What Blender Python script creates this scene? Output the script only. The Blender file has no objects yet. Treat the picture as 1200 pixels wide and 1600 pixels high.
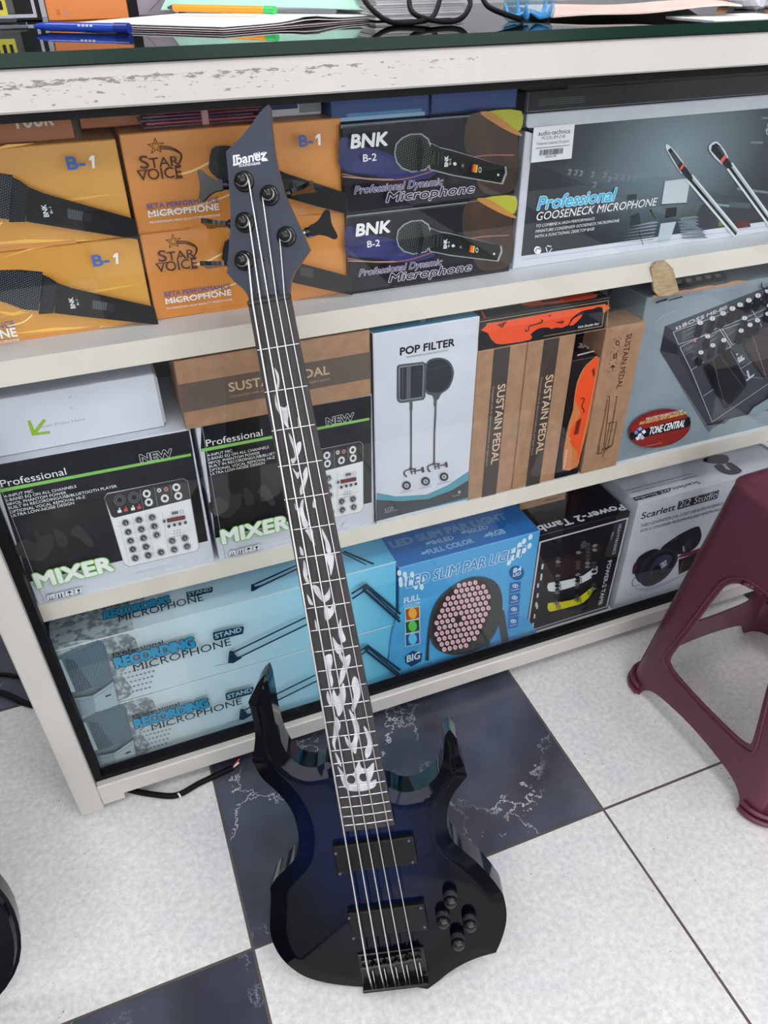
import bpy, bmesh, math, random
from mathutils import Vector, Matrix
from mathutils.geometry import delaunay_2d_cdt
random.seed(7)
PI = math.pi
SC = bpy.context.scene
COL = SC.collection

# ------------------------------------------------------------------ camera
CAM_R = Vector((0.93154930, -0.36350479, -0.00895356))
CAM_U = Vector((0.22312529, 0.55201105, 0.80342947))
CAM_F = Vector((0.28710799, 0.75043192, -0.59533262))
CAM_C = Vector((0.0, -0.84648, 1.15830))
FPX = 1168.173
cd = bpy.data.cameras.new('camera')
cam = bpy.data.objects.new('camera', cd)
COL.objects.link(cam)
cd.sensor_fit = 'HORIZONTAL'
cd.sensor_width = 36.0
cd.lens = FPX / 1200 * 36.0
cd.clip_start = 0.02
cam.matrix_world = Matrix((
    (CAM_R.x, CAM_U.x, -CAM_F.x, CAM_C.x),
    (CAM_R.y, CAM_U.y, -CAM_F.y, CAM_C.y),
    (CAM_R.z, CAM_U.z, -CAM_F.z, CAM_C.z),
    (0, 0, 0, 1)))
SC.camera = cam

# ------------------------------------------------------------------ light
SC.view_settings.view_transform = 'Standard'
SC.view_settings.look = 'None'
SC.view_settings.gamma = 1.0
SC.view_settings.use_curve_mapping = False
SC.view_settings.exposure = 0.40
LAMP_POWER = 9.4          # emission strength of the ceiling panels
LAMP_COLOR = (1.0, 0.985, 0.98)
FILL_POWER = 2.3           # emission of the panes added behind the camera to brighten the counter
FILL_COLOR = (1.0, 0.985, 0.975)
wd = bpy.data.worlds.new('world')
SC.world = wd
wd.use_nodes = True
wd.node_tree.nodes['Background'].inputs[0].default_value = (1.0, 0.98, 0.97, 1)
wd.node_tree.nodes['Background'].inputs[1].default_value = 0.25

# ------------------------------------------------------------------ materials
def lin(c):
    c = c / 255.0
    return c / 12.92 if c <= 0.04045 else ((c + 0.055) / 1.055) ** 2.4

MATS = {}
def mat(name, rgb, rough=0.5, metal=0.0, spec=0.5, coat=0.0, emit=0.0):
    if name in MATS:
        return MATS[name]
    m = bpy.data.materials.new(name)
    m.use_nodes = True
    b = m.node_tree.nodes['Principled BSDF']
    b.inputs['Base Color'].default_value = (lin(rgb[0]), lin(rgb[1]), lin(rgb[2]), 1)
    b.inputs['Roughness'].default_value = rough
    b.inputs['Metallic'].default_value = metal
    b.inputs['Specular IOR Level'].default_value = spec
    b.inputs['Coat Weight'].default_value = coat
    b.inputs['Coat Roughness'].default_value = 0.04
    if emit:
        b.inputs['Emission Color'].default_value = (lin(rgb[0]), lin(rgb[1]), lin(rgb[2]), 1)
        b.inputs['Emission Strength'].default_value = emit
    MATS[name] = m
    return m

def ink(r, g, b, rough=0.42):
    return mat('ink_%d_%d_%d' % (r, g, b), (r, g, b), rough, spec=0.18)

def nodes(m):
    nt = m.node_tree
    return nt, nt.nodes['Principled BSDF']

def N(nt, kind, **kw):
    n = nt.nodes.new(kind)
    for k, v in kw.items():
        if hasattr(n, k):
            setattr(n, k, v)
        else:
            n.inputs[k].default_value = v
    return n

def ramp(nt, src, stops):
    r = nt.nodes.new('ShaderNodeValToRGB')
    el = r.color_ramp.elements
    while len(el) < len(stops):
        el.new(0.5)
    for e, (p, c) in zip(el, stops):
        e.position = p
        e.color = (c[0], c[1], c[2], 1)
    nt.links.new(src, r.inputs[0])
    return r.outputs[0]

def mixc(nt, fac, a, b, mode='MIX'):
    n = nt.nodes.new('ShaderNodeMix')
    n.data_type = 'RGBA'
    n.blend_type = mode
    for sock, v in ((n.inputs[0], fac), (n.inputs[6], a), (n.inputs[7], b)):
        if hasattr(v, 'is_linked') or hasattr(v, 'links'):
            nt.links.new(v, sock)
        elif isinstance(v, (int, float)):
            sock.default_value = v
        else:
            sock.default_value = (v[0], v[1], v[2], 1)
    return n.outputs[2]

def L3(r, g, b):
    return (lin(r), lin(g), lin(b))

def noisy(name, rgb, rgb2, scale=40, detail=4, rough=0.55, lo=0.35, hi=0.7, bump=0.0, spec=0.4, stretch=None):
    """a flat colour varied by a soft noise"""
    if name in MATS:
        return MATS[name]
    m = mat(name, rgb, rough, spec=spec)
    nt, b = nodes(m)
    tc = N(nt, 'ShaderNodeTexCoord')
    mp = N(nt, 'ShaderNodeMapping')
    nt.links.new(tc.outputs['Object'], mp.inputs[0])
    if stretch:
        mp.inputs['Scale'].default_value = stretch
    no = N(nt, 'ShaderNodeTexNoise', Scale=scale, Detail=detail)
    nt.links.new(mp.outputs[0], no.inputs['Vector'])
    c = ramp(nt, no.outputs[0], [(lo, L3(*rgb)), (hi, L3(*rgb2))])
    nt.links.new(c, b.inputs['Base Color'])
    if bump:
        bp = N(nt, 'ShaderNodeBump', Strength=bump, Distance=0.002)
        nt.links.new(no.outputs[0], bp.inputs['Height'])
        nt.links.new(bp.outputs[0], b.inputs['Normal'])
    return m

# floor tiles
def white_tile():
    m = mat('white_tile', (222, 221, 222), 0.34, spec=0.4)
    nt, b = nodes(m)
    tc = N(nt, 'ShaderNodeTexCoord')
    n1 = N(nt, 'ShaderNodeTexNoise', Scale=110, Detail=8, Roughness=0.72)
    n2 = N(nt, 'ShaderNodeTexNoise', Scale=16, Detail=5)
    n3 = N(nt, 'ShaderNodeTexVoronoi', Scale=55)
    for n in (n1, n2, n3):
        nt.links.new(tc.outputs['Object'], n.inputs['Vector'])
    c1 = ramp(nt, n1.outputs[0], [(0.36, L3(202, 201, 203)), (0.62, L3(228, 227, 228))])
    c2 = ramp(nt, n2.outputs[0], [(0.35, (0.94, 0.94, 0.945)), (0.65, (1, 1, 1))])
    c = mixc(nt, 1.0, c1, c2, 'MULTIPLY')
    sp = ramp(nt, n3.outputs[0], [(0.05, (0.3, 0.29, 0.29)), (0.085, (1, 1, 1))])
    n4 = N(nt, 'ShaderNodeTexNoise', Scale=9, Detail=2)
    nt.links.new(tc.outputs['Object'], n4.inputs['Vector'])
    keep = ramp(nt, n4.outputs[0], [(0.5, (0, 0, 0)), (0.6, (1, 1, 1))])
    sp = mixc(nt, keep, (1, 1, 1), sp)
    c = mixc(nt, 1.0, c, sp, 'MULTIPLY')
    nt.links.new(c, b.inputs['Base Color'])
    return m

def dark_tile():
    m = mat('dark_tile', (66, 68, 82), 0.16, spec=0.5)
    nt, b = nodes(m)
    tc = N(nt, 'ShaderNodeTexCoord')
    wob = N(nt, 'ShaderNodeTexNoise', Scale=14, Detail=5, Roughness=0.65)
    nt.links.new(tc.outputs['Object'], wob.inputs['Vector'])
    add = N(nt, 'ShaderNodeMixRGB', blend_type='LINEAR_LIGHT')
    add.inputs[0].default_value = 0.10
    nt.links.new(tc.outputs['Object'], add.inputs[1])
    nt.links.new(wob.outputs['Color'], add.inputs[2])
    v = N(nt, 'ShaderNodeTexVoronoi', Scale=4.6)
    v.feature = 'DISTANCE_TO_EDGE'
    nt.links.new(add.outputs[0], v.inputs['Vector'])
    line = ramp(nt, v.outputs[0], [(0.003, (1, 1, 1)), (0.013, (0, 0, 0))])
    msk = N(nt, 'ShaderNodeTexNoise', Scale=5.5, Detail=3)
    nt.links.new(tc.outputs['Object'], msk.inputs['Vector'])
    mk = ramp(nt, msk.outputs[0], [(0.44, (0, 0, 0)), (0.60, (0.85, 0.85, 0.85))])
    f = mixc(nt, 1.0, line, mk, 'MULTIPLY')
    cl = N(nt, 'ShaderNodeTexNoise', Scale=6, Detail=6)
    nt.links.new(tc.outputs['Object'], cl.inputs['Vector'])
    base = ramp(nt, cl.outputs[0], [(0.35, L3(52, 54, 67)), (0.7, L3(80, 84, 100))])
    c = mixc(nt, f, base, L3(205, 207, 216))
    nt.links.new(c, b.inputs['Base Color'])
    return m

def painted_metal():
    """cream painted counter frame, scuffed through to the steel along the top rail"""
    m = mat('cream_paint', (226, 222, 214), 0.38, spec=0.45)
    nt, b = nodes(m)
    tc = N(nt, 'ShaderNodeTexCoord')
    big = N(nt, 'ShaderNodeTexNoise', Scale=5, Detail=3)
    nt.links.new(tc.outputs['Object'], big.inputs['Vector'])
    base = ramp(nt, big.outputs[0], [(0.35, L3(192, 190, 185)), (0.7, L3(200, 198, 194))])
    mp = N(nt, 'ShaderNodeMapping')
    mp.inputs['Scale'].default_value = (0.55, 1, 2.2)
    nt.links.new(tc.outputs['Object'], mp.inputs[0])
    n = N(nt, 'ShaderNodeTexNoise', Scale=120, Detail=6, Roughness=0.7)
    nt.links.new(mp.outputs[0], n.inputs['Vector'])
    sx = N(nt, 'ShaderNodeSeparateXYZ')
    nt.links.new(tc.outputs['Object'], sx.inputs[0])
    def band(sock, stops, lo, hi):
        mr = N(nt, 'ShaderNodeMapRange')
        mr.inputs[1].default_value = lo
        mr.inputs[2].default_value = hi
        nt.links.new(sock, mr.inputs[0])
        return ramp(nt, mr.outputs[0], stops)
    # object origin is at the floor: z is height
    zb = band(sx.outputs[2], [(0.0, (0, 0, 0)), (0.12, (0.25,) * 3), (0.55, (0.55,) * 3), (0.66, (1, 1, 1)), (0.72, (0.1,) * 3), (0.8, (0, 0, 0))], 1.046, 1.083)
    xb = band(sx.outputs[0], [(0.0, (1, 1, 1)), (0.5, (0.75,) * 3), (0.8, (0.35,) * 3), (1.0, (0, 0, 0))], -0.2, 0.62)
    k = mixc(nt, 1.0, zb, xb, 'MULTIPLY')
    th = N(nt, 'ShaderNodeMath', operation='MULTIPLY_ADD')
    nt.links.new(k, th.inputs[0])
    th.inputs[1].default_value = 0.26
    nt.links.new(n.outputs[0], th.inputs[2])
    scuff = ramp(nt, th.outputs[0], [(0.665, (0, 0, 0)), (0.70, (0.8, 0.8, 0.8))])
    c = mixc(nt, scuff, base, L3(104, 99, 94))
    nt.links.new(c, b.inputs['Base Color'])
    return m

def pane_glass(name='pane_glass', tint=(0.97, 0.985, 0.98), ior=1.5, gain=1.0):
    m = bpy.data.materials.new(name)
    m.use_nodes = True
    nt = m.node_tree
    nt.nodes.clear()
    out = nt.nodes.new('ShaderNodeOutputMaterial')
    tr = N(nt, 'ShaderNodeBsdfTransparent')
    tr.inputs[0].default_value = (*tint, 1)
    gl = N(nt, 'ShaderNodeBsdfGlossy')
    gl.inputs['Roughness'].default_value = 0.0
    fr = N(nt, 'ShaderNodeFresnel')
    fr.inputs[0].default_value = ior
    mx = N(nt, 'ShaderNodeMixShader')
    ge = nt.nodes.new('ShaderNodeNewGeometry')      # only the entering face mirrors: the ray is not bent inside the sheet
    iv = N(nt, 'ShaderNodeMath', operation='SUBTRACT')
    iv.inputs[0].default_value = gain
    nt.links.new(ge.outputs['Backfacing'], iv.inputs[1])
    iv.use_clamp = False
    mu = N(nt, 'ShaderNodeMath', operation='MULTIPLY', use_clamp=True)
    nt.links.new(fr.outputs[0], mu.inputs[0])
    nt.links.new(iv.outputs[0], mu.inputs[1])
    bf = N(nt, 'ShaderNodeMath', operation='LESS_THAN')
    nt.links.new(ge.outputs['Backfacing'], bf.inputs[0])
    bf.inputs[1].default_value = 0.5
    m2 = N(nt, 'ShaderNodeMath', operation='MULTIPLY')
    nt.links.new(mu.outputs[0], m2.inputs[0])
    nt.links.new(bf.outputs[0], m2.inputs[1])
    nt.links.new(m2.outputs[0], mx.inputs[0])
    nt.links.new(tr.outputs[0], mx.inputs[1])
    nt.links.new(gl.outputs[0], mx.inputs[2])
    nt.links.new(mx.outputs[0], out.inputs[0])
    return m

def burst_lacquer():
    """see-through blue lacquer fading to black towards the rim of the body"""
    m = mat('burst_lacquer', (10, 14, 30), 0.06, spec=0.5)
    nt, b = nodes(m)
    tc = N(nt, 'ShaderNodeTexCoord')
    mp = N(nt, 'ShaderNodeMapping')
    mp.inputs['Location'].default_value = (0.025, -0.255, 0)
    mp.vector_type = 'POINT'
    mp.inputs['Scale'].default_value = (1 / 0.135, 1 / 0.20, 0)
    mp.inputs['Location'].default_value = (0.012 / 0.135, -0.245 / 0.20, 0)
    nt.links.new(tc.outputs['Object'], mp.inputs[0])
    ln = N(nt, 'ShaderNodeVectorMath', operation='LENGTH')
    nt.links.new(mp.outputs[0], ln.inputs[0])
    c = ramp(nt, ln.outputs['Value'], [(0.0, L3(4, 21, 64)), (0.5, L3(3, 13, 42)), (0.85, L3(2, 5, 15)), (1.0, L3(2, 3, 8))])
    nt.links.new(c, b.inputs['Base Color'])
    b.inputs['Specular IOR Level'].default_value = 0.2
    return m

WHITE_TILE = white_tile()
DARK_TILE = dark_tile()
GROUT = mat('grout', (92, 86, 84), 0.9)
CREAM = painted_metal()
SHELF_WHITE = noisy('shelf_white', (214, 216, 222), (226, 228, 232), 8, 3, 0.42)
SHELF_EDGE = noisy('shelf_edge', (212, 205, 194), (222, 216, 206), 6, 3, 0.5)
BLACK_RUBBER = mat('black_rubber', (12, 13, 16), 0.5, spec=0.15)
BACK_GREY = mat('back_grey', (96, 98, 102), 0.7)
GLASS = pane_glass()
TOP_GLASS = pane_glass('counter_glass', (0.62, 0.74, 0.72), 1.52)
GREEN_EDGE = mat('green_glass_edge', (5, 40, 32), 0.2, spec=0.2)
KRAFT = noisy('kraft_board', (152, 116, 90), (168, 131, 104), 60, 3, 0.62, spec=0.25)
KRAFT_DARK = noisy('kraft_board_plain', (142, 108, 80), (158, 122, 93), 60, 3, 0.65, spec=0.25)
WHITE_BOARD = noisy('white_board', (196, 199, 212), (206, 209, 221), 10, 3, 0.5, spec=0.35)
ORANGE_BOARD = noisy('orange_board', (208, 130, 54), (218, 145, 68), 5, 3, 0.34, spec=0.45)
GOLD_BOARD = noisy('gold_board', (208, 142, 50), (218, 162, 74), 5, 3, 0.34, spec=0.45)
BLACK_BOARD = mat('black_board', (18, 20, 25), 0.4, spec=0.2)
RUST_BOARD = mat('rust_board', (164, 96, 52), 0.5)
CHROME = mat('chrome', (205, 206, 210), 0.18, metal=1.0)
STEEL = mat('string_steel', (238, 236, 232), 0.32, metal=1.0)
BLACK_METAL = mat('black_metal', (20, 21, 24), 0.22, metal=0.3, spec=0.6)
BLACK_SATIN = mat('black_satin', (42, 50, 67), 0.42, spec=0.4)
EBONY = noisy('ebony', (44, 40, 44), (58, 54, 57), 30, 4, 0.55, stretch=(6, 0.7, 1))
MAPLE = noisy('maple', (176, 132, 92), (196, 150, 110), 30, 4, 0.4, stretch=(6, 0.6, 1))
PEARL = noisy('pearl', (176, 178, 184), (206, 207, 211), 60, 3, 0.25)
MAROON = noisy('maroon_plastic', (90, 39, 55), (100, 46, 63), 3, 2, 0.30, spec=0.5)
BLACK_PLASTIC = mat('black_plastic', (18, 19, 21), 0.35)

# ------------------------------------------------------------------ mesh helpers
class MB:
    """collects shapes and links them as ONE mesh object"""
    def __init__(self):
        self.v = []; self.f = []; self.mi = []; self.sm = []; self.mats = []
    def slot(self, m):
        if m not in self.mats:
            self.mats.append(m)
        return self.mats.index(m)
    def add(self, verts, faces, m, smooth=False):
        o = len(self.v); s = self.slot(m)
        self.v += [tuple(p) for p in verts]
        for fc in faces:
            self.f.append([i + o for i in fc]); self.mi.append(s); self.sm.append(smooth)
        return self
    def addbm(self, bm, m, smooth=False):
        bm.verts.index_update()
        self.add([v.co[:] for v in bm.verts], [[v.index for v in f.verts] for f in bm.faces], m, smooth)
        bm.free()
        return self
    def box(self, x0, x1, y0, y1, z0, z1, m, bevel=0.0, seg=1, mtx=None):
        bm = bmesh.new()
        bmesh.ops.create_cube(bm, size=1.0)
        for v in bm.verts:
            v.co = Vector((x0 + (v.co.x + .5) * (x1 - x0), y0 + (v.co.y + .5) * (y1 - y0), z0 + (v.co.z + .5) * (z1 - z0)))
        if bevel:
            bmesh.ops.bevel(bm, geom=list(bm.edges), offset=bevel, segments=seg, affect='EDGES', profile=0.5)
        if mtx:
            bm.transform(mtx)
        return self.addbm(bm, m)
    def tube(self, pts, r, m, seg=8, caps=True, smooth=True):
        pts = [Vector(p) for p in pts]
        rs = r if isinstance(r, (list, tuple)) else [r] * len(pts)
        verts = []; faces = []
        prev = None
        for i, p in enumerate(pts):
            t = (pts[min(i + 1, len(pts) - 1)] - pts[max(i - 1, 0)]).normalized()
            if prev is None:
                a = Vector((0, 0, 1)) if abs(t.z) < 0.9 else Vector((1, 0, 0))
                prev = t.cross(a).normalized()
            else:
                prev = (prev - t * prev.dot(t)).normalized()
            q = t.cross(prev)
            for k in range(seg):
                an = 2 * PI * k / seg
                verts.append(p + (prev * math.cos(an) + q * math.sin(an)) * rs[i])
        for i in range(len(pts) - 1):
            for k in range(seg):
                a = i * seg + k; b = i * seg + (k + 1) % seg
                faces.append((a, b, b + seg, a + seg))
        self.add(verts, faces, m, smooth)
        if caps:
            self.add(verts[:seg], [list(range(seg))[::-1]], m)
            self.add(verts[-seg:], [list(range(seg))], m)
        return self
    def lathe(self, prof, m, seg=20, mtx=None, smooth=True):
        """prof: (radius, height) pairs along local z"""
        verts = []; faces = []
        for r, z in prof:
            for k in range(seg):
                an = 2 * PI * k / seg
                verts.append(Vector((r * math.cos(an), r * math.sin(an), z)))
        for i in range(len(prof) - 1):
            for k in range(seg):
                a = i * seg + k; b = i * seg + (k + 1) % seg
                faces.append((a, b, b + seg, a + seg))
        faces.append(list(range(seg))[::-1])
        faces.append([len(verts) - seg + k for k in range(seg)])
        if mtx:
            verts = [mtx @ v for v in verts]
        return self.add(verts, faces, m, smooth)
    def prism(self, poly, z0, z1, m, mtx=None):
        """a 2-D outline extruded along local z"""
        n = len(poly)
        area = sum(poly[i][0] * poly[(i + 1) % n][1] - poly[(i + 1) % n][0] * poly[i][1] for i in range(n))
        if area < 0:
            poly = poly[::-1]
        verts = [Vector((x, y, z0)) for x, y in poly] + [Vector((x, y, z1)) for x, y in poly]
        faces = [list(range(n))[::-1], [n + i for i in range(n)]]
        faces += [(i, (i + 1) % n, n + (i + 1) % n, n + i) for i in range(n)]
        if mtx:
            verts = [mtx @ v for v in verts]
        return self.add(verts, faces, m)
    def mark(self):
        self.cuts = getattr(self, 'cuts', [])
        self.cuts.append((len(self.v), len(self.f)))
    def clusters(self):
        """the marked pieces, gathered into groups that lie close together"""
        cuts = getattr(self, 'cuts', [])
        bits = []
        for i, (v0, f0) in enumerate(cuts):
            v1, f1 = cuts[i + 1] if i + 1 < len(cuts) else (len(self.v), len(self.f))
            q = self.v[v0:v1]
            bits.append((v0, v1, f0, f1, [min(p[a] for p in q) for a in range(3)], [max(p[a] for p in q) for a in range(3)]))
        own = list(range(len(bits)))
        def root_of(i):
            while own[i] != i:
                i = own[i]
            return i
        for i in range(len(bits)):
            for j in range(i):
                a, b = bits[i], bits[j]
                gap = math.sqrt(sum(max(0, a[4][k] - b[5][k], b[4][k] - a[5][k]) ** 2 for k in range(3)))
                size = max(sorted(a[5][k] - a[4][k] for k in range(3))[1], sorted(b[5][k] - b[4][k] for k in range(3))[1])
                if gap < 0.42 * size:
                    own[root_of(i)] = root_of(j)
        out = {}
        for i, (v0, v1, f0, f1, _, _) in enumerate(bits):
            g = out.setdefault(root_of(i), MB())
            o = len(g.v)
            g.v += self.v[v0:v1]
            for k in range(f0, f1):
                g.f.append([x - v0 + o for x in self.f[k]])
                g.mi.append(g.slot(self.mats[self.mi[k]])); g.sm.append(self.sm[k])
        return list(out.values())
    def build(self, name, parent=None, loc=None):
        me = bpy.data.meshes.new(name)
        me.from_pydata(self.v, [], self.f)
        for m in self.mats:
            me.materials.append(m)
        me.polygons.foreach_set('material_index', self.mi)
        me.polygons.foreach_set('use_smooth', self.sm)
        me.update()
        o = bpy.data.objects.new(name, me)
        COL.objects.link(o)
        if parent:
            o.parent = parent
        if loc:
            o.location = loc
        return o

def smooth_by_angle(o, deg=35):
    """flag sharp edges so curved faces shade smooth and creases stay crisp"""
    bm = bmesh.new(); bm.from_mesh(o.data)
    bmesh.ops.remove_doubles(bm, verts=bm.verts, dist=1e-5)
    for f in bm.faces:
        f.smooth = True
    for e in bm.edges:
        e.smooth = not (len(e.link_faces) == 2 and e.calc_face_angle(0) > math.radians(deg))
    bm.to_mesh(o.data); bm.free()

def tag(o, label=None, cat=None, group=None, kind=None):
    for k, v in (('label', label), ('category', cat), ('group', group), ('kind', kind)):
        if v:
            o[k] = v
    return o

def thing(name, label, cat, loc=(0, 0, 0), rotz=0.0, group=None):
    o = bpy.data.objects.new(name, None)
    o.empty_display_size = 0.05
    COL.objects.link(o)
    o.location = loc
    o.rotation_euler = (0, 0, rotz)
    tag(o, label, cat, group)
    return o

def dup(root, loc, label, group=None):
    """a copy of a thing with copies of its parts and sub-parts"""
    r = root.copy(); COL.objects.link(r)
    r.location = loc
    tag(r, label, None, group)
    for ch in list(root.children):
        c = ch.copy(); COL.objects.link(c); c.parent = r
        for g in ch.children:
            d = g.copy(); COL.objects.link(d); d.parent = c
    return r

def catmull(pts, closed=False, n=6):
    """smooth curve through 2-D points; a point given as (x, y, 1) is a corner"""
    out = []
    m = len(pts)
    rng = range(m if closed else m - 1)
    P = lambda i: pts[i % m] if closed else pts[max(0, min(m - 1, i))]
    for i in rng:
        p1, p2 = P(i), P(i + 1)
        p0 = p1 if len(p1) > 2 else P(i - 1)
        p3 = p2 if len(p2) > 2 else P(i + 2)
        for k in range(n):
            t = k / n
            out.append(tuple(0.5 * ((2 * p1[j]) + (-p0[j] + p2[j]) * t + (2 * p0[j] - 5 * p1[j] + 4 * p2[j] - p3[j]) * t * t + (-p0[j] + 3 * p1[j] - 3 * p2[j] + p3[j]) * t ** 3) for j in (0, 1)))
    if not closed:
        out.append(tuple(pts[-1][:2]))
    return out

# measuring: a point seen at pixel (u, v) of the 1200 x 1600 photograph, on a real plane of the room
def ray(u, v):
    return CAM_F + CAM_R * ((u - 600) / FPX) - CAM_U * ((v - 800) / FPX)
def on_plane(u, v, o, n):
    r = ray(u, v)
    return CAM_C + r * ((o - CAM_C).dot(n) / r.dot(n))
def on_z(u, v, z):
    return on_plane(u, v, Vector((0, 0, z)), Vector((0, 0, 1)))
def on_y(u, v, y):
    return on_plane(u, v, Vector((0, y, 0)), Vector((0, 1, 0)))

# ------------------------------------------------------------------ printing on cartons
FONT_CACHE = {}
def glyphs(s, shear=0.0, bold=0.0, spacing=1.0):
    key = (s, shear, round(bold, 4), spacing)
    if key in FONT_CACHE:
        return FONT_CACHE[key]
    cu = bpy.data.curves.new('lettering', 'FONT')
    cu.body = s
    cu.shear = shear
    cu.offset = 0.0
    cu.resolution_u = 3
    cu.space_character = spacing
    ob = bpy.data.objects.new('lettering', cu)
    COL.objects.link(ob)
    dg = bpy.context.evaluated_depsgraph_get()
    dg.update()
    me = bpy.data.meshes.new_from_object(ob.evaluated_get(dg))
    vs = [(v.co.x, v.co.y) for v in me.vertices]
    fs = [tuple(p.vertices) for p in me.polygons]
    bpy.data.objects.remove(ob)
    bpy.data.curves.remove(cu)
    bpy.data.meshes.remove(me)
    FONT_CACHE[key] = (vs, fs)
    return vs, fs

CAP = None
def cap_height():
    global CAP
    if CAP is None:
        vs, fs = glyphs('H')
        CAP = max(v[1] for v in vs)
    return CAP

class Art:
    """ink on one flat face: o = a corner of the face, u and v its axes (in the coordinates of the thing's root)"""
    def __init__(self, root, o, u, v, step=2.5e-5):
        self.root = root
        self.o = Vector(o); self.u = Vector(u); self.v = Vector(v); self.n = self.u.cross(self.v)
        self.base = Vector(root.location)
        self.bag = {}
        self.k = 0
        self.step = step
        self.fr = (0, 0, 1)
    def loc(self, p):
        """a traced point -> (s, t) on the face, in metres; fr = None: already metres"""
        if self.fr is None:
            return (p[0], p[1])
        x0, y0, s = self.fr
        w = on_plane(x0 + p[0] / s, y0 + p[1] / s, self.base + self.o, self.n) - self.base - self.o
        return (w.dot(self.u), w.dot(self.v))
    def put(self, part, st, faces, m, rise=None):
        self.k += 1
        h = 0.00025 + self.k * self.step
        if rise:
            self.k += int(rise[-1] / self.step) + 1
        b = self.bag.setdefault(part, MB())
        b.mark()
        b.add([self.o + self.u * s + self.v * t + self.n * (h + (rise[i] if rise else 0)) for i, (s, t) in enumerate(st)], faces, m)
    def flat(self, part, st, m):
        n = len(st)
        a = sum(st[i][0] * st[(i + 1) % n][1] - st[(i + 1) % n][0] * st[i][1] for i in range(n))
        self.put(part, st if a > 0 else st[::-1], [list(range(n))], m)
    def poly(self, pts, m, part='printed_picture', curve=0):
        if curve:
            pts = catmull(pts, True, curve)
        self.flat(part, [self.loc(p) for p in pts], m)
    def rect(self, s0, t0, s1, t1, m, part='printed_picture'):
        self.flat(part, [(s0, t0), (s1, t0), (s1, t1), (s0, t1)], m)
    def ell(self, c, rx, ry, m, part='printed_picture', seg=24, rot=0.0, hole=0.0):
        pts = []
        for k in range(seg):
            a = 2 * PI * k / seg
            x, y = rx * math.cos(a), ry * math.sin(a)
            pts.append((c[0] + x * math.cos(rot) - y * math.sin(rot), c[1] + x * math.sin(rot) + y * math.cos(rot)))
        if not hole:
            return self.poly(pts, m, part)
        inn = [(c[0] + (p[0] - c[0]) * hole, c[1] + (p[1] - c[1]) * hole) for p in pts]
        st = [self.loc(p) for p in pts + inn]
        f = [(k, (k + 1) % seg, seg + (k + 1) % seg, seg + k) for k in range(seg)]
        a = st[0][0] * (st[1][1] - st[seg][1]) + st[1][0] * (st[seg][1] - st[0][1]) + st[seg][0] * (st[0][1] - st[1][1])
        self.put(part, st, f if a < 0 else [q[::-1] for q in f], m)
    def line(self, pts, w, m, part='printed_picture', closed=False):
        """w in metres"""
        st = [Vector(self.loc(p)) for p in pts]
        if closed:
            st.append(st[0])
        for a, b in zip(st, st[1:]):
            d = b - a
            if d.length < 1e-7:
                continue
            d.normalize()
            q = Vector((-d.y, d.x)) * (w / 2)
            e = d * (w * 0.3)
            self.flat(part, [tuple(a - q - e), tuple(b - q + e), tuple(b + q + e), tuple(a + q - e)], m)
    def curve(self, pts, w, m, part='printed_picture'):
        self.line(catmull(pts, False, 6), w, m, part)
    def text(self, s, p0, p1, cap, m, shear=0.0, bold=0.0, out=None, part='printed_lettering', snap=7, spacing=1.0):
        """baseline from p0 to p1, cap = a traced point on the cap line above p0 (or a height in metres)"""
        a = Vector(self.loc(p0)); b = Vector(self.loc(p1))
        d = b - a
        ang = math.degrees(math.atan2(d.y, d.x))
        near = round(ang / 90) * 90
        if abs(ang - near) < snap:
            ang = near
        ar = math.radians(ang)
        ux = Vector((math.cos(ar), math.sin(ar))); uy = Vector((-ux.y, ux.x))
        w = abs(d.dot(ux))
        h = cap if isinstance(cap, float) else abs((Vector(self.loc(cap)) - a).dot(uy))
        vs0, _ = glyphs(s, shear, 0.0, spacing)
        x0 = min(v[0] for v in vs0); x1 = max(v[0] for v in vs0)
        kx = w / (x1 - x0); ky = h / cap_height()
        vs, fs = glyphs(s, shear, 0.0, spacing)
        def strike(d, n, mm):
            # the same glyphs struck n times round a small circle: heavier strokes, or a rim behind them
            st = []; ff = []; up = []
            for q in range(n):
                dx, dy = (d * math.cos(2 * PI * q / n + 0.4), d * math.sin(2 * PI * q / n + 0.4)) if d else (0, 0)
                o = len(st)
                st += [tuple(a + ux * ((v[0] - x0) * kx + dx * ky) + uy * ((v[1] + dy) * ky)) for v in vs]
                ff += [tuple(i + o for i in f) for f in fs]
                up += [q * 6e-6] * len(vs)
            self.put(part, st, ff, mm, up)
        if out:
            strike(out[0], 10, out[1])
        strike(bold, 6 if bold > 0.02 else 4, m) if bold else strike(0, 1, m)
    def done(self):
        made = []
        for name, b in self.bag.items():
            made += [g.build(name, self.root) for g in b.clusters()]
        return made

def carton(name, label, cat, x0, x1, y, z0, z1, depth, body, top=None, group=None, bevel=0.0012, left=None, rotz=0.0, seam=None):
    """a closed carton standing on its base; the root sits at the front left bottom corner"""
    root = thing(name, label, cat, (x0, y, z0), rotz, group)
    w = x1 - x0; h = z1 - z0
    mb = MB()
    mb.box(0, w, 0, depth, 0, h, body, bevel)
    for i, f in enumerate(mb.f):
        n = Vector((0, 0, 0)); p = [Vector(mb.v[j]) for j in f]
        n = (p[1] - p[0]).cross(p[2] - p[0]).normalized()
        if top and n.z > 0.9:
            mb.mi[i] = mb.slot(top)
        if left and n.x < -0.9:
            mb.mi[i] = mb.slot(left)
    c = mb.build('carton_body', root)
    if seam:
        s = MB()
        s.box(-0.0006, w + 0.0006, depth * 0.5 - 0.0006, depth * 0.5 + 0.0006, h - 0.0005, h + 0.0004, seam)
        s.build('lid_seam', c)
    return root, w, h
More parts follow.
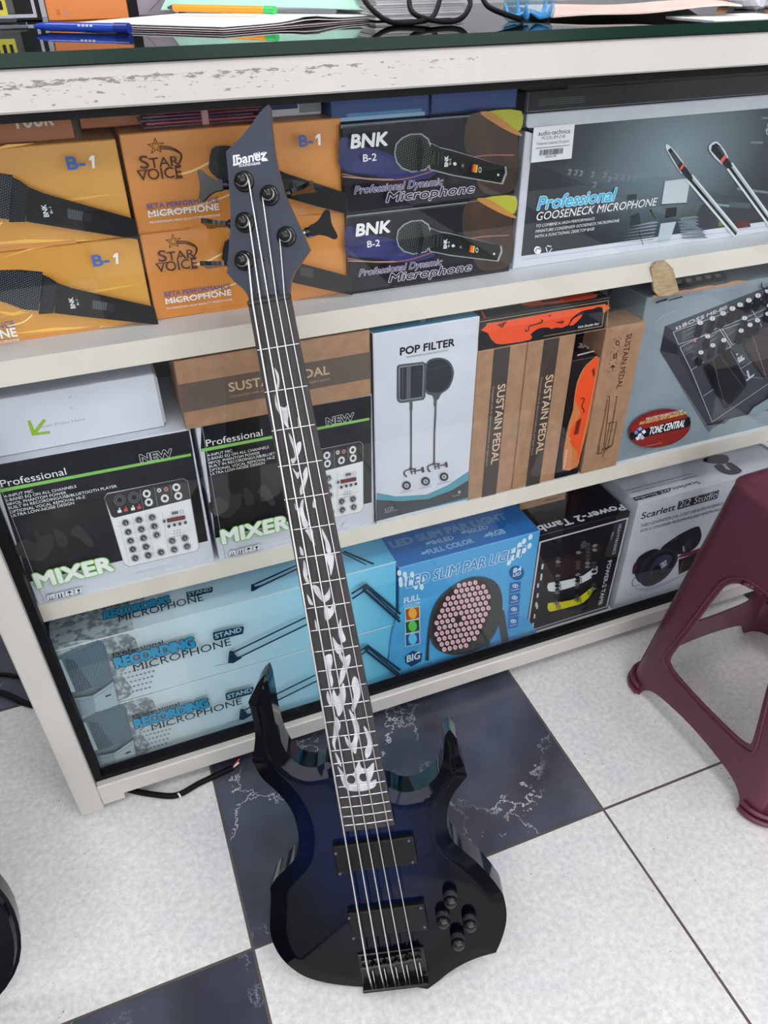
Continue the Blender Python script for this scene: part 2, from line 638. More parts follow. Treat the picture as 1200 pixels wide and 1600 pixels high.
def front(root, w, h):
    return Art(root, (0, 0, 0), (1, 0, 0), (0, 0, 1))
def topface(root, w, h):
    return Art(root, (0, 0, h), (1, 0, 0), (0, 1, 0))
# ================================================================== the setting
T = 0.602; TX = -0.007; TY = -0.311; GAP = 0.0022
floor = MB()
def tile_kind(i, j):
    if j in (-2, -3) and -2 <= i <= 1:  # unseen tiles set dark so the bass body reflects black
        return DARK_TILE
    if (i, j) in ((1, -1), (1, 0)):
        return WHITE_TILE
    return DARK_TILE if (i + j) % 2 == 0 else WHITE_TILE
for i in range(-5, 6):
    for j in range(-6, 5):
        a = TX + i * T; b = TY + j * T
        m = tile_kind(i, j)
        floor.add([(a + GAP, b + GAP, 0), (a + T - GAP, b + GAP, 0), (a + T - GAP, b + T - GAP, 0), (a + GAP, b + T - GAP, 0)], [(0, 1, 2, 3)], m)
X0, X1 = TX - 5 * T, TX + 6 * T
Y0, Y1 = TY - 6 * T, TY + 5 * T
floor.add([(X0, Y0, -0.0015), (X1, Y0, -0.0015), (X1, Y1, -0.0015), (X0, Y1, -0.0015)], [(0, 1, 2, 3)], GROUT)
tag(floor.build('floor'), kind='structure')
CEIL = 2.75
WALL = mat('wall_paint', (196, 198, 202), 0.7)
CEILM = mat('ceiling_paint', (226, 227, 228), 0.8)
def slab(name, x0, x1, y0, y1, z0, z1, m):
    return tag(MB().box(x0, x1, y0, y1, z0, z1, m).build(name), kind='structure')
slab('ceiling', X0, X1, Y0, Y1, CEIL, CEIL + 0.1, CEILM)
slab('wall_left', X0 - 0.1, X0, Y0, Y1, -0.0015, CEIL, WALL)
slab('wall_right', X1, X1 + 0.1, Y0, Y1, -0.0015, CEIL, WALL)
slab('wall_front', X0 - 0.1, X1 + 0.1, Y0 - 0.1, Y0, -0.0015, CEIL, WALL)
slab('wall_back', X0 - 0.1, X1 + 0.1, Y1, Y1 + 0.1, -0.0015, CEIL, WALL)
LAMP = bpy.data.materials.new('lamp_diffuser'); LAMP.use_nodes = True
_b = LAMP.node_tree.nodes['Principled BSDF']
_b.inputs['Base Color'].default_value = (0.9, 0.9, 0.9, 1)
_b.inputs['Emission Color'].default_value = (*LAMP_COLOR, 1)
_b.inputs['Emission Strength'].default_value = LAMP_POWER
FILL = bpy.data.materials.new('daylight_glass'); FILL.use_nodes = True
_b = FILL.node_tree.nodes['Principled BSDF']
_b.inputs['Base Color'].default_value = (0.8, 0.8, 0.8, 1)
_b.inputs['Emission Color'].default_value = (*FILL_COLOR, 1)
_b.inputs['Emission Strength'].default_value = FILL_POWER
for n_, wx0, wx1 in ((1, -2.2, 0.35), (2, 0.6, 3.1)):  # glowing panes added on the unseen wall to light the counter front
    tag(MB().box(wx0, wx1, Y0 + 0.001, Y0 + 0.012, 0.5, 2.5, FILL).build('window_%d' % n_), kind='structure')
    fm = MB()
    for q in (wx0 - 0.04, (wx0 + wx1) / 2 - 0.02, wx1):
        fm.box(q, q + 0.04, Y0 + 0.001, Y0 + 0.05, 0.46, 2.54, mat('window_bar', (70, 72, 76), 0.4))
    for q in (0.46, 2.5):
        fm.box(wx0 - 0.04, wx1 + 0.04, Y0 + 0.001, Y0 + 0.05, q, q + 0.04, mat('window_bar', (70, 72, 76), 0.4))
    tag(fm.build('trim_%d' % n_), kind='structure')
k = 0
for lx, side in ((-1.3, 'left'), (0.5, 'middle'), (2.2, 'right')):
    for ly, row in ((-2.4, 'farthest from the counter'), (-1.0, 'just in front of the counter'), (0.9, 'behind the counter')):
        t = thing('ceiling_light', 'square white ceiling light panel, %s one of the row %s' % (side, row), 'ceiling light', (lx, ly, CEIL), 0, 'ceiling light panels')
        MB().box(-.31, .31, -.31, .31, -.03, 0, mat('lamp_frame', (230, 230, 230), 0.4), 0.004).build('frame', t)
        MB().box(-.285, .285, -.285, .285, -.034, -.029, LAMP).build('diffuser', t)

# ================================================================== the display counter
CL, CR = -0.228, 1.68          # left and right ends of the counter
ZT = 1.081                     # top of the frame, under the glass top
S1, S2, S3 = 0.793, 0.431, 0.048   # shelf heights
ctr = thing('display_counter', 'long cream framed glass fronted shop counter full of boxed audio gear', 'display counter', (0, 0, 0))
f = MB()
f.box(CL, CR, 0, 0.04, 1.045, ZT, CREAM, 0.002)
f.build('top_rail', ctr)
f = MB(); f.box(CL + 0.0381, CR - 0.0381, 0, 0.03, 0.026, 0.062, CREAM, 0.002); f.build('bottom_rail', ctr)
for x0 in (CL, CR - 0.038):
    f = MB(); f.box(x0, x0 + 0.038, 0, 0.038, 0.0, 1.0449, CREAM, 0.002); f.build('corner_post', ctr)
    f = MB(); f.box(x0, x0 + 0.038, 0.512, 0.55, 0.0, 1.0449, CREAM, 0.002); f.build('corner_post', ctr)
    f = MB(); f.box(x0, x0 + 0.038, 0.0401, 0.55, 1.045, ZT, CREAM, 0.002); f.build('side_rail', ctr)
f = MB(); f.box(CL + 0.038, CR - 0.038, 0.03, 0.53, 0.03, S3, SHELF_WHITE); f.build('bottom_board', ctr)
for zt in (S1, S2):
    f = MB()
    f.box(CL + 0.034, CR - 0.034, 0.045, 0.5, zt - 0.031, zt, SHELF_WHITE)
    for i, fc in enumerate(f.f):
        if all(abs(f.v[j][1] - 0.045) < 1e-6 for j in fc):
            f.mi[i] = f.slot(SHELF_EDGE)
    f.build('shelf', ctr)
f = MB(); f.box(CL + 0.038, CR - 0.038, 0.505, 0.512, 0.05, 1.044, BACK_GREY); f.build('back_panel', ctr)
for x0 in (CL + 0.012, CR - 0.02):
    f = MB(); f.box(x0, x0 + 0.006, 0.0385, 0.511, 0.05, 1.044, BACK_GREY); f.build('side_panel', ctr)
g = MB()
gx0, gx1 = CL + 0.038, CR - 0.038
g.box(gx0, gx1, 0.012, 0.03, 1.036, 1.0448, BLACK_RUBBER)
g.box(gx0, gx1, 0.012, 0.03, 0.0622, 0.073, BLACK_RUBBER)
g.box(gx0, gx0 + 0.012, 0.012, 0.03, 0.073, 1.036, BLACK_RUBBER)
g.box(gx1 - 0.012, gx1, 0.012, 0.03, 0.073, 1.036, BLACK_RUBBER)
g.build('black_gasket', ctr)
p = MB()
p.box(gx0 + 0.004, gx1 - 0.004, 0.020, 0.024, 0.066, 1.040, GLASS)
pane = p.build('glass_pane', ctr)
for px in ((213.5, 1199), (586, 1080), (845, 1000)):
    c = on_y(*px, 0.0195)
    s = MB(); s.lathe([(0.0055, 0), (0.0055, 0.0004)], ink(214, 216, 220), 16, Matrix.Translation((c.x, 0.0199, c.z)) @ Matrix.Rotation(PI / 2, 4, 'X'))
    s.lathe([(0.003, 0.0004), (0.003, 0.0006)], ink(120, 128, 134), 12, Matrix.Translation((c.x, 0.0199, c.z)) @ Matrix.Rotation(PI / 2, 4, 'X'))
    s.build('glass_stamp', pane)
ft = MB(); ft.box(CL + 0.0385, CL + 0.075, 0.001, 0.029, 0.012, 0.0259, CREAM, 0.001); ft.build('foot_bracket', ctr)

GT = ZT + 0.0125
f = MB(); f.box(CL + 0.002, CR - 0.002, -0.0006, 0.55, ZT, ZT + 0.0012, BLACK_RUBBER)  # black strip put in for the dark gap line under the glass
f.v = [v for v in f.v]; f.build('black_seal', ctr)
top = MB()
top.box(CL - 0.01, CR + 0.01, -0.003, 0.56, ZT + 0.0014, GT, TOP_GLASS)
for i, fc in enumerate(top.f):
    if all(abs(top.v[j][1] + 0.003) < 1e-6 for j in fc) or all(abs(top.v[j][1] - 0.56) < 1e-6 for j in fc):
        top.mi[i] = top.slot(GREEN_EDGE)
tag(top.build('glass_countertop'), 'thick green edged glass sheet lying on top of the cream counter', 'countertop')
# ================================================================== first shelf: microphone cartons
W = ink(232, 233, 236); K = ink(20, 20, 24); BLUE = ink(58, 82, 160)
PIC, LET = 'printed_picture', 'printed_lettering'
GRP_OR = 'orange microphone cartons'

def grille(a, c, e1, e2, ni, nj, r, m, inside):
    """rows of little mesh dots between two traced axes"""
    for i in range(-ni, ni + 1):
        for j in range(-nj, nj + 1):
            x = c[0] + e1[0] * i + e2[0] * (j + 0.5 * (i % 2)); y = c[1] + e1[1] * i + e2[1] * (j + 0.5 * (i % 2))
            if inside(x, y):
                a.poly([(x - r, y), (x, y - r * 0.75), (x + r, y), (x, y + r * 0.75)], m)

def inpoly(poly):
    def f(x, y):
        ins = False
        n = len(poly)
        for i in range(n):
            x1, y1 = poly[i][:2]; x2, y2 = poly[(i + 1) % n][:2]
            if (y1 > y) != (y2 > y) and x < (x2 - x1) * (y - y1) / (y2 - y1) + x1:
                ins = not ins
        return ins
    return f

# cartons showing the switch side of the microphone
rB, w, h = carton('microphone_carton', 'gold orange carton with black switched microphone picture, lower one at far left of top shelf', 'box', -0.196, 0.0545, 0.1, S1, S1 + 0.104, 0.17, GOLD_BOARD, group=GRP_OR)
a = front(rB, w, h)
a.fr = (0, 150, 3)
glow = ink(240, 188, 92)
for pts in ([(0, 1040), (300, 930), (660, 880), (300, 950)], [(0, 1120), (250, 1085), (600, 1075), (250, 1100)], [(0, 760), (180, 700), (300, 690), (150, 720)], [(-60, 1000), (60, 1030), (150, 1008), (60, 1015)]):
    a.poly(pts, glow)
a.fr = (0, 150, 3)
head = [(-110, 900), (-95, 850), (-50, 825), (10, 815), (100, 814), (200, 824), (196, 900), (180, 1006), (110, 1000), (30, 970), (-60, 945)]
a.poly(head, ink(30, 33, 40))
grille(a, (40, 905), (9.5, 1.2), (-1.5, 11.5), 17, 9, 3.6, ink(104, 112, 124), inpoly(head))
a.poly([(196, 822), (232, 838), (268, 862), (262, 930), (250, 1004), (180, 1008), (190, 915)], ink(18, 20, 24))
grille(a, (222, 920), (9, 2), (-2, 11), 5, 8, 3.2, ink(70, 76, 84), inpoly([(205, 835), (262, 866), (246, 1000), (188, 1000)]))
a.poly([(268, 860), (335, 884), (716, 972), (738, 1056), (540, 1034), (330, 1010), (252, 1000)], ink(12, 13, 16))
a.poly([(430, 940), (498, 952), (492, 988), (430, 980)], ink(84, 88, 94))
for k in range(6):
    a.line([(436 + k * 10, 944 + k * 1.6), (434 + k * 10, 980 + k * 1.4)], 0.0007, ink(40, 43, 48))
a.poly([(500, 953), (534, 960), (530, 998), (495, 990)], ink(34, 36, 41))
a.text('BNK', (352, 976), (346, 926), (330, 976), W, bold=0.02, snap=20)
a.text('B-1', (368, 962), (365, 936), (358, 962), W, snap=20)
a.text('B-', (437, 783), (512, 776), (434, 732), ink(52, 92, 168), bold=0.03)
a.poly([(536, 722), (548, 721), (550, 771), (539, 773), (537, 738), (526, 744), (525, 734)], W, LET)
a.text('BETA PERFORMANCE', (-330, 1118), (70, 1056), (-330, 1088), BLUE, bold=0.01)
a.text('MICROPHONE', (-330, 1165), (80, 1097), (-330, 1124), W, bold=0.025)
a.text('PROFESSIONAL HIGH QUALITY MICROPHONE', (-330, 1190), (90, 1118), (-330, 1176), W)
a.curve([(40, 1060), (110, 1040), (150, 1008)], 0.0015, ink(240, 214, 160))
a.done()
MB().box(0.06, 0.185, -0.0009, 0, 0.0, 0.004, ORANGE_BOARD).build('tuck_flap', rB)
dup(rB, (-0.1985, 0.1, S1 + 0.1048), 'gold orange carton with black switched microphone picture, upper one at far left of top shelf', GRP_OR)

# cartons showing the STAR VOICE side
rC, w, h = carton('microphone_carton', 'orange microphone carton with brown star logo, upper one behind the bass headstock', 'box', 0.0565, 0.312, 0.1, S1 + 0.1044, S1 + 0.213, 0.17, ORANGE_BOARD, group=GRP_OR)
a = front(rC, w, h)
a.fr = (180, 170, 4.615)
br = ink(74, 36, 20)
a.curve([(480, 470), (560, 445), (670, 390), (760, 330)], 0.0022, ink(240, 210, 150))
a.curve([(240, 780), (430, 735), (620, 690), (830, 615), (1000, 520)], 0.0020, ink(238, 208, 150))
def star(cx, cy, R, r, tilt):
    return [(cx + (R if i % 2 == 0 else r) * math.sin(tilt + i * PI / 5), cy - (R if i % 2 == 0 else r) * math.cos(tilt + i * PI / 5)) for i in range(10)]
a.poly(star(292, 268, 66, 27, -0.1), br)
a.poly(star(292, 268, 50, 20, -0.1), ink(222, 150, 60))
a.poly(star(292, 268, 34, 13, -0.1), br)
a.poly(star(292, 268, 22, 9, -0.1), ink(222, 150, 60))
for q in (0, 9, 18):
    a.curve([(318, 270 + q), (380, 270 + q), (440, 292 + q * .8), (478 - q * .5, 330), (472 - q * .6, 372), (452 - q * .4, 405)], 0.0009, br)
a.text('S', (182, 428), (246, 421), (176, 338), br, bold=0.012)
a.text('TAR', (250, 422), (462, 408), (246, 352), br, bold=0.012)
a.text('V', (166, 516), (238, 510), (160, 440), br, bold=0.012)
a.text('OICE', (240, 508), (482, 494), (236, 430), br, bold=0.012)
for p0, p1 in (((170, 441), (206, 438)), ((222, 437), (250, 434)), ((262, 352), (266, 366)), ((424, 408), (470, 404)), ((430, 497), (482, 492))):
    a.line([p0, p1], 0.0011, br, LET)
a.text('BETA PERFORMANCE', (228, 718), (742, 668), (224, 682), BLUE, bold=0.008)
a.text('MICROPHONE', (240, 776), (748, 742), (236, 732), W, bold=0.03)
a.text('PROFESSIONAL HIGH QUALITY MICROPHONE', (248, 822), (754, 775), (247, 806), W)
head = [(668, 420), (676, 340), (690, 285), (720, 264), (800, 262), (900, 275), (960, 300), (960, 560), (860, 545), (740, 500), (690, 460)]
a.poly(head, ink(30, 32, 37))
grille(a, (790, 400), (11, 1.5), (-1.5, 12.5), 14, 12, 4, ink(96, 100, 106), inpoly(head))
a.fr = (300, 150, 3)
a.poly([(240, 280), (330, 300), (420, 348), (706, 442), (716, 540), (560, 500), (400, 455), (260, 425)], ink(26, 26, 28))
a.poly([(455, 380), (520, 392), (520, 440), (455, 425)], ink(70, 70, 72))
for k in range(6):
    a.line([(460 + k * 10, 384 + k * 1.8), (460 + k * 10, 424 + k * 1.8)], 0.0006, ink(30, 31, 34))
a.text('B-', (486, 226), (550, 220), (484, 174), ink(70, 92, 160), bold=0.03)
a.poly([(570, 167), (582, 166), (584, 218), (573, 220), (571, 184), (560, 190), (559, 180)], W, LET)
a.done()
MB().box(0.06, 0.185, -0.0009, 0, 0.0, 0.004, ORANGE_BOARD).build('tuck_flap', rC)
dup(rC, (0.0575, 0.1, S1), 'orange microphone carton with brown star logo, lower one behind the bass headstock', GRP_OR)

# black and blue BNK cartons
GRP_B2 = 'black microphone cartons'
rN, w, h = carton('microphone_carton', 'glossy black and blue microphone carton with amber corner, lower one of its stack', 'box', 0.3125, 0.5565, 0.09, S1, S1 + 0.1025, 0.16, mat('navy_board', (18, 20, 29), 0.25, spec=0.25), group=GRP_B2)
a = front(rN, w, h)
a.fr = (500, 150, 3.4286)
navy = noisy('violet_ink', (30, 34, 84), (58, 62, 128), 22, 3, 0.3)
a.poly([(150, 760), (300, 745), (480, 800), (620, 850), (480, 890), (300, 870), (150, 850)], ink(42, 46, 104), curve=4)
a.poly([(145, 700), (260, 735), (380, 790), (470, 850), (300, 860), (150, 840)], navy, curve=4)
a.poly([(800, 560), (1000, 560), (1030, 700), (1020, 900), (860, 930), (800, 800), (760, 700)], noisy('amber_ink', (28, 25, 25), (76, 48, 24), 18, 3, 0.3), curve=4)
a.poly([(880, 546), (1045, 536), (1043, 628), (990, 610), (920, 585)], ink(176, 176, 60), curve=3)
a.poly([(840, 556), (900, 550), (990, 605), (1043, 640), (1043, 655), (960, 625)], ink(186, 130, 70), curve=3)
a.curve([(150, 870), (300, 890), (460, 880), (620, 830), (820, 760), (1010, 745)], 0.0016, ink(150, 100, 96))
a.curve([(150, 882), (260, 886), (400, 885)], 0.0010, ink(206, 170, 150))
hd = [(412, 760), (420, 720), (450, 690), (490, 672), (540, 668), (575, 690), (592, 740), (590, 800), (560, 830), (500, 842), (450, 828), (422, 800)]
bd = [(592, 708), (640, 728), (700, 738), (962, 800), (965, 830), (945, 880), (700, 850), (590, 828), (575, 770)]
halo = ink(150, 158, 160)
for pp in (hd, bd):
    cx = sum(p[0] for p in pp) / len(pp); cy = sum(p[1] for p in pp) / len(pp)
    a.poly([(cx + (x - cx) * 1.03 + (3 if x > cx else -3), cy + (y - cy) * 1.05 + (2 if y > cy else -2)) for x, y in pp], halo)
a.poly(hd, ink(26, 30, 32)); a.poly(bd, ink(14, 17, 18))
grille(a, (500, 755), (10, 1.6), (-1.6, 12), 10, 8, 3.4, ink(108, 116, 116), inpoly(hd))
a.poly([(520, 676), (534, 676), (548, 758), (530, 836), (512, 838), (524, 756)], ink(20, 24, 26))
for x in (600, 622, 640):
    a.line([(x, 742), (x - 3, 800)], 0.0007, ink(84, 92, 94))
a.text('BNK', (668, 808), (660, 760), (650, 808), W, bold=0.03, snap=20)
a.text('B-2', (682, 800), (678, 772), (674, 800), W, snap=20)
a.ell((702, 795), 9, 8, ink(210, 214, 216)); a.ell((742, 802), 6, 8, ink(120, 128, 124))
a.poly([(792, 792), (812, 795), (806, 832), (786, 828)], ink(214, 120, 40)); a.poly([(792, 792), (799, 793), (793, 829), (786, 828)], ink(188, 50, 40))
a.poly([(812, 795), (818, 796), (812, 833), (806, 832)], ink(226, 196, 60))
a.ell((828, 818), 8, 14, ink(190, 194, 196), hole=0.6); a.ell((920, 838), 5, 6, W)
a.text('BNK', (184, 742), (364, 724), (182, 682), W, bold=0.045, shear=0.12)
a.text('B-2', (244, 803), (310, 797), (242, 770), W, bold=0.02)
lil = ink(216, 208, 232)
a.text('Professional Dynamic', (200, 957), (642, 896), (200, 922), ink(70, 52, 96), shear=0.25, bold=0.012, out=(0.045, lil))
a.text('Microphone', (358, 988), (798, 930), (358, 945), K, shear=0.2, bold=0.02, out=(0.065, lil))
a.rect(0.012, 0.0008, w - 0.05, 0.0013, ink(150, 156, 160))
a.done()
MB().box(-0.0004, w + 0.0004, 0.0, 0.002, h - 0.003, h + 0.0004, mat('glossy_tape', (120, 128, 134), 0.12)).build('tape_strip', rN)
rN2 = dup(rN, (0.3095, 0.09, S1 + 0.1035), 'glossy black and blue microphone carton with amber corner, upper one of its stack', GRP_B2)

# gooseneck microphone carton
rA, w, h = carton('gooseneck_microphone_carton', 'long white edged carton with dark gooseneck microphone picture on top shelf', 'box', 0.5645, 1.10, 0.095, S1, S1 + 0.2015, 0.2, WHITE_BOARD)
a = front(rA, w, h)
a.fr = None
slate = mat('slate_print', (74, 90, 100), 0.35)
nt, b_ = nodes(slate)
tc = N(nt, 'ShaderNodeTexCoord'); mp = N(nt, 'ShaderNodeMapping')
mp.inputs['Scale'].default_value = (1 / 0.20, 0, 1 / 0.13)
mp.inputs['Location'].default_value = (-0.255 / 0.20, 0, -0.135 / 0.13)
nt.links.new(tc.outputs['Object'], mp.inputs[0])
ln = N(nt, 'ShaderNodeVectorMath', operation='LENGTH'); nt.links.new(mp.outputs[0], ln.inputs[0])
nt.links.new(ramp(nt, ln.outputs['Value'], [(0.0, L3(124, 142, 152)), (0.45, L3(92, 108, 118)), (0.8, L3(48, 58, 68)), (1.0, L3(28, 34, 44))]), b_.inputs['Base Color'])
a.flat(PIC, catmull([(0.012, 0.018, 1), (w - 0.012, 0.018, 1), (w - 0.012, 0.184, 1), (0.018, 0.184), (0.012, 0.178)], True, 3), slate)
a.fr = (820, 170, 5)
for x, y in ((350, 490), (400, 495), (440, 500), (530, 510), (545, 590), (625, 512), (660, 548), (715, 525), (765, 530), (810, 538), (860, 545), (915, 550), (965, 558), (1015, 562), (1070, 568), (1130, 580)):
    a.poly([(x - 18, y - 18), (x + 18, y - 20), (x + 4, y + 26), (x - 22, y + 26), (x + 2, y)], ink(112, 128, 138))
a.poly([(1090, 565), (1290, 540), (1260, 735), (1062, 748)], ink(188, 198, 206))
a.line([(1090, 565), (1062, 748), (1258, 735)], 0.0012, ink(40, 46, 52))
a.poly([(800, 672), (872, 665), (870, 705), (796, 712)], ink(58, 66, 74))
a.line([(830, 700), (812, 840)], 0.0008, ink(54, 62, 70))
a.poly([(820, 835), (890, 810), (905, 905), (850, 935), (818, 930)], ink(48, 56, 64))
a.poly([(1060, 895), (1180, 880), (1130, 1030), (1030, 1045)], ink(176, 188, 200))
for k in range(6):
    a.poly([(760 - k * 6 + 230, 880 + k * 28), (1040 - k * 6, 880 + k * 26), (1030 - k * 8, 892 + k * 26), (820 - k * 22, 920 + k * 26)], ink(130, 142, 152))
    a.poly([(1190 + k * 6, 880 + k * 24), (1330 + k * 12, 866 + k * 24), (1370 + k * 12, 888 + k * 24), (1200 + k * 6, 892 + k * 24)], ink(118, 130, 140))
a.poly([(1100, 775), (1185, 768), (1178, 840), (1092, 850)], ink(22, 26, 32))
a.line([(885, 950), (920, 1060)], 0.0009, K); a.line([(980, 795), (1020, 860)], 0.0009, K); a.ell((980, 793), 7, 9, K)
a.fr = (1060, 150, 6.957)
a.poly([(250, 1185), (320, 1180), (380, 1240), (420, 1330), (410, 1420), (200, 1430), (190, 1320)], ink(44, 50, 58), curve=3)
for k in range(4):
    a.poly([(10 + k * 20, 1320 + k * 30), (190, 1300 + k * 36), (220, 1320 + k * 36), (20, 1350 + k * 36)], ink(104, 118, 128))
a.poly([(430, 1370), (480, 1360), (500, 1400), (430, 1420)], ink(112, 112, 58)); a.poly([(600, 1360), (760, 1340), (780, 1420), (620, 1440)], ink(80, 34, 44))
a.poly([(630, 990), (974, 1035), (974, 1060), (630, 1020)], ink(112, 124, 136)); a.poly([(540, 1150), (780, 1160), (770, 1220), (540, 1200)], ink(74, 84, 94))
a.poly([(420, 1165), (550, 1180), (540, 1205), (420, 1190)], ink(124, 136, 146))
a.poly([(780, 490), (915, 492), (905, 520), (775, 512)], ink(124, 132, 140)); a.poly([(905, 228), (1100, 226), (1100, 250), (900, 248)], ink(124, 132, 140))
a.text('QUALITY', (950, 330), (1130, 322), (950, 288), ink(190, 196, 202)); a.text('AUDIO', (930, 380), (1090, 372), (930, 346), ink(190, 196, 202))
a.ell((1010, 390), 66, 46, ink(190, 196, 202), hole=0.85)
gl = ink(206, 216, 222)
# microphone nearer the middle: halo, stalk, capsule, red ring
def goose(cap_pts, ring, neck, stalk0, stalk1, wd):
    a.line([stalk0, stalk1], wd * 2.0, gl)
    cx = sum(p[0] for p in cap_pts) / len(cap_pts); cy = sum(p[1] for p in cap_pts) / len(cap_pts)
    a.poly([(cx + (x - cx) * 1.25, cy + (y - cy) * 1.22) for x, y in cap_pts], gl, curve=2)
    a.poly(neck, gl)
    a.line([stalk0, stalk1], wd, ink(24, 26, 30))
    a.line([(stalk0[0] + 14, stalk0[1] - 4), (stalk1[0] + 14, stalk1[1] - 4)], wd * 0.22, ink(190, 198, 204))
    a.poly(cap_pts, ink(22, 24, 28))
    a.poly(neck, ink(26, 28, 32))
    a.poly(ring, ink(224, 92, 84))
goose([(-124, 585), (-92, 560), (50, 745), (10, 810)], [(8, 780), (46, 728), (62, 745), (14, 812)], [(14, 812), (58, 752), (150, 885), (118, 930)], (130, 905), (620, 1490), 0.0060)
for k in range(9):
    a.line([(-96 + k * 9.5, 640 + k * 13), (-62 + k * 9.5, 602 + k * 13)], 0.0007, ink(120, 128, 132))
goose([(342, 590), (352, 535), (400, 508), (445, 545), (508, 650), (455, 715)], [(438, 700), (495, 632), (518, 655), (460, 728)], [(462, 728), (514, 662), (580, 760), (530, 786)], (556, 772), (1085, 1500), 0.0060)
for k in range(5):
    a.line([(415 + k * 14, 560 + k * 18), (445 + k * 14, 552 + k * 18)], 0.0007, ink(130, 138, 142))
a.fr = (820, 170, 5)
cy_ = ink(58, 174, 218)
a.text('Professional', (90, 786), (696, 716), (90, 690), cy_, shear=0.16, bold=0.03, out=(0.06, ink(214, 232, 240)))
a.text('GOOSENECK MICROPHONE', (82, 870), (1018, 756), (82, 808), W, shear=0.15, bold=0.004)
a.text('TO COMBINE A HIGH-PERFORMANCE', (80, 924), (536, 868), (80, 902), W, shear=0.15)
a.text('MINIATURE CONDENSER GOOSENECK MICROPHONE', (74, 966), (728, 882), (74, 944), W, shear=0.15)
a.text('WITH A FUNCTIONAL DESKTOP BASE', (70, 1006), (534, 946), (70, 984), W, shear=0.15)
a.ell((92, 1100), 28, 30, W); a.curve([(78, 1112), (84, 1090), (104, 1086), (112, 1096)], 0.0012, K, LET)
for q in range(3):
    an = q * 2 * PI / 3
    a.line([(178 + 24 * math.cos(an), 1088 + 26 * math.sin(an)), (178 + 24 * math.cos(an + 1.4), 1088 + 26 * math.sin(an + 1.4))], 0.0014, W)
a.line([(-20, 1172), (2000, 900)], 0.0004, ink(120, 124, 132))
ST = 'barcode_sticker'
a.poly([(60, 142), (380, 112), (354, 384), (36, 418)], ink(226, 228, 234), ST)
a.text('audio-technica', (94, 208), (342, 186), (94, 172), ink(40, 42, 50), bold=0.012, part=ST)
a.text('MODEL:BM-D48', (120, 240), (304, 224), (120, 214), ink(60, 62, 70), part=ST)
a.text('Professional Conference Microphone', (82, 282), (334, 262), (82, 258), ink(60, 62, 70), part=ST)
a.line([(76, 306), (340, 280)], 0.0007, K, ST)
random.seed(3)
x = 104
while x < 290:
    ww = random.choice((2.5, 4, 6))
    a.poly([(x, 318 - (x - 104) * .09), (x + ww, 318 - (x - 104) * .09), (x + ww - 5, 362 - (x - 104) * .09), (x - 5, 362 - (x - 104) * .09)], ink(50, 52, 58), ST)
    x += ww + random.choice((3, 4, 5))
a.text('2023110', (148, 378), (232, 370), (148, 362), ink(60, 62, 70), part=ST)
a.done()

# flat things lying on top of the first-shelf cartons
r, w, h = carton('flat_black_carton', 'flat black carton lying on the white gooseneck microphone carton', 'box', 0.560, 1.10, 0.096, S1 + 0.2022, S1 + 0.228, 0.16, BLACK_BOARD)
a = front(r, w, h)
a.rect(0.004, 0.0015, w - 0.004, 0.0022, ink(120, 124, 126)); a.rect(0.004, 0.0015, 0.0046, h - 0.002, ink(120, 124, 126))
for k in range(4):
    a.rect(0.02, 0.008 + k * 0.0022, 0.09, 0.0088 + k * 0.0022, ink(70, 78, 78), LET)
a.done()
for k, (x0, x1, lab) in enumerate(((0.302, 0.430, 'small glossy blue carton on the black microphone cartons, left one'), (0.434, 0.556, 'small plain blue carton on the black microphone cartons, right one'))):
    r, w, h = carton('small_blue_carton', lab, 'box', x0, x1, 0.105 + 0.004 * k, S1 + 0.2068, S1 + 0.238, 0.11, mat('blue_board', (24, 64, 124), 0.3, spec=0.3), group='small blue cartons')
    a = front(r, w, h)
    if k == 0:
        a.rect(0.006, 0.001, w - 0.006, 0.005, ink(150, 186, 214)); a.rect(0.02, 0.005, w - 0.01, 0.009, ink(84, 132, 178))
    else:
        a.rect(0, 0, w, 0.002, ink(26, 40, 70))
    a.done()
r, w, h = carton('rust_carton', 'rust orange carton with block letters at far left on the gold carton', 'box', -0.2, 0.012, 0.115, S1 + 0.2094, S1 + 0.240, 0.12, RUST_BOARD)
a = front(r, w, h)
a.fr = (0, 150, 3)
for k, ch in enumerate('YOUR'):
    a.text(ch, (66 + k * 49, 152 - k * 5), (104 + k * 49, 148 - k * 5), 0.0125, ink(214, 200, 190), bold=0.04)
a.done()
r, w, h = carton('rust_carton', 'plain rust orange carton beside the lettered rust one', 'box', 0.020, 0.092, 0.14, S1 + 0.2144, S1 + 0.241, 0.12, mat('rust_board_plain', (168, 100, 58), 0.5))
MB().box(0.0, w, -0.0006, 0.0, 0.012, 0.0135, mat('rust_crease', (120, 70, 40), 0.6)).build('flap_crease', r)
# bundle of purple and red wrapped sachets tied in the middle
b = MB()
for k in range(7):
    z = k * 0.0034
    b.box(-0.07 + 0.004 * math.sin(k * 2.1), 0.062 + 0.006 * math.cos(k * 1.7), -0.02, 0.022, z, z + 0.0028, mat('purple_foil_%d' % (k % 3), ((86, 36, 62), (150, 44, 52), (62, 30, 70))[k % 3], 0.3), 0.0008,
          mtx=Matrix.Rotation(0.03 * math.sin(k * 3), 4, 'Z'))
rb = thing('sachet_bundle', 'purple and red foil sachet bundle tied around the middle on the star logo carton', 'packets', (0.155, 0.135, S1 + 0.2136))
b.build('foil_sachet_stack', rb)
t = MB(); t.box(-0.004, 0.004, -0.0215, 0.0235, -0.0001, 0.0252, mat('pink_tie', (206, 150, 150), 0.4), 0.001); t.build('tie_band', rb)
r, w, h = carton('striped_packet', 'white navy and grey packet on the star logo carton right of the headstock', 'box', 0.225, 0.298, 0.13, S1 + 0.2136, S1 + 0.240, 0.08, WHITE_BOARD)
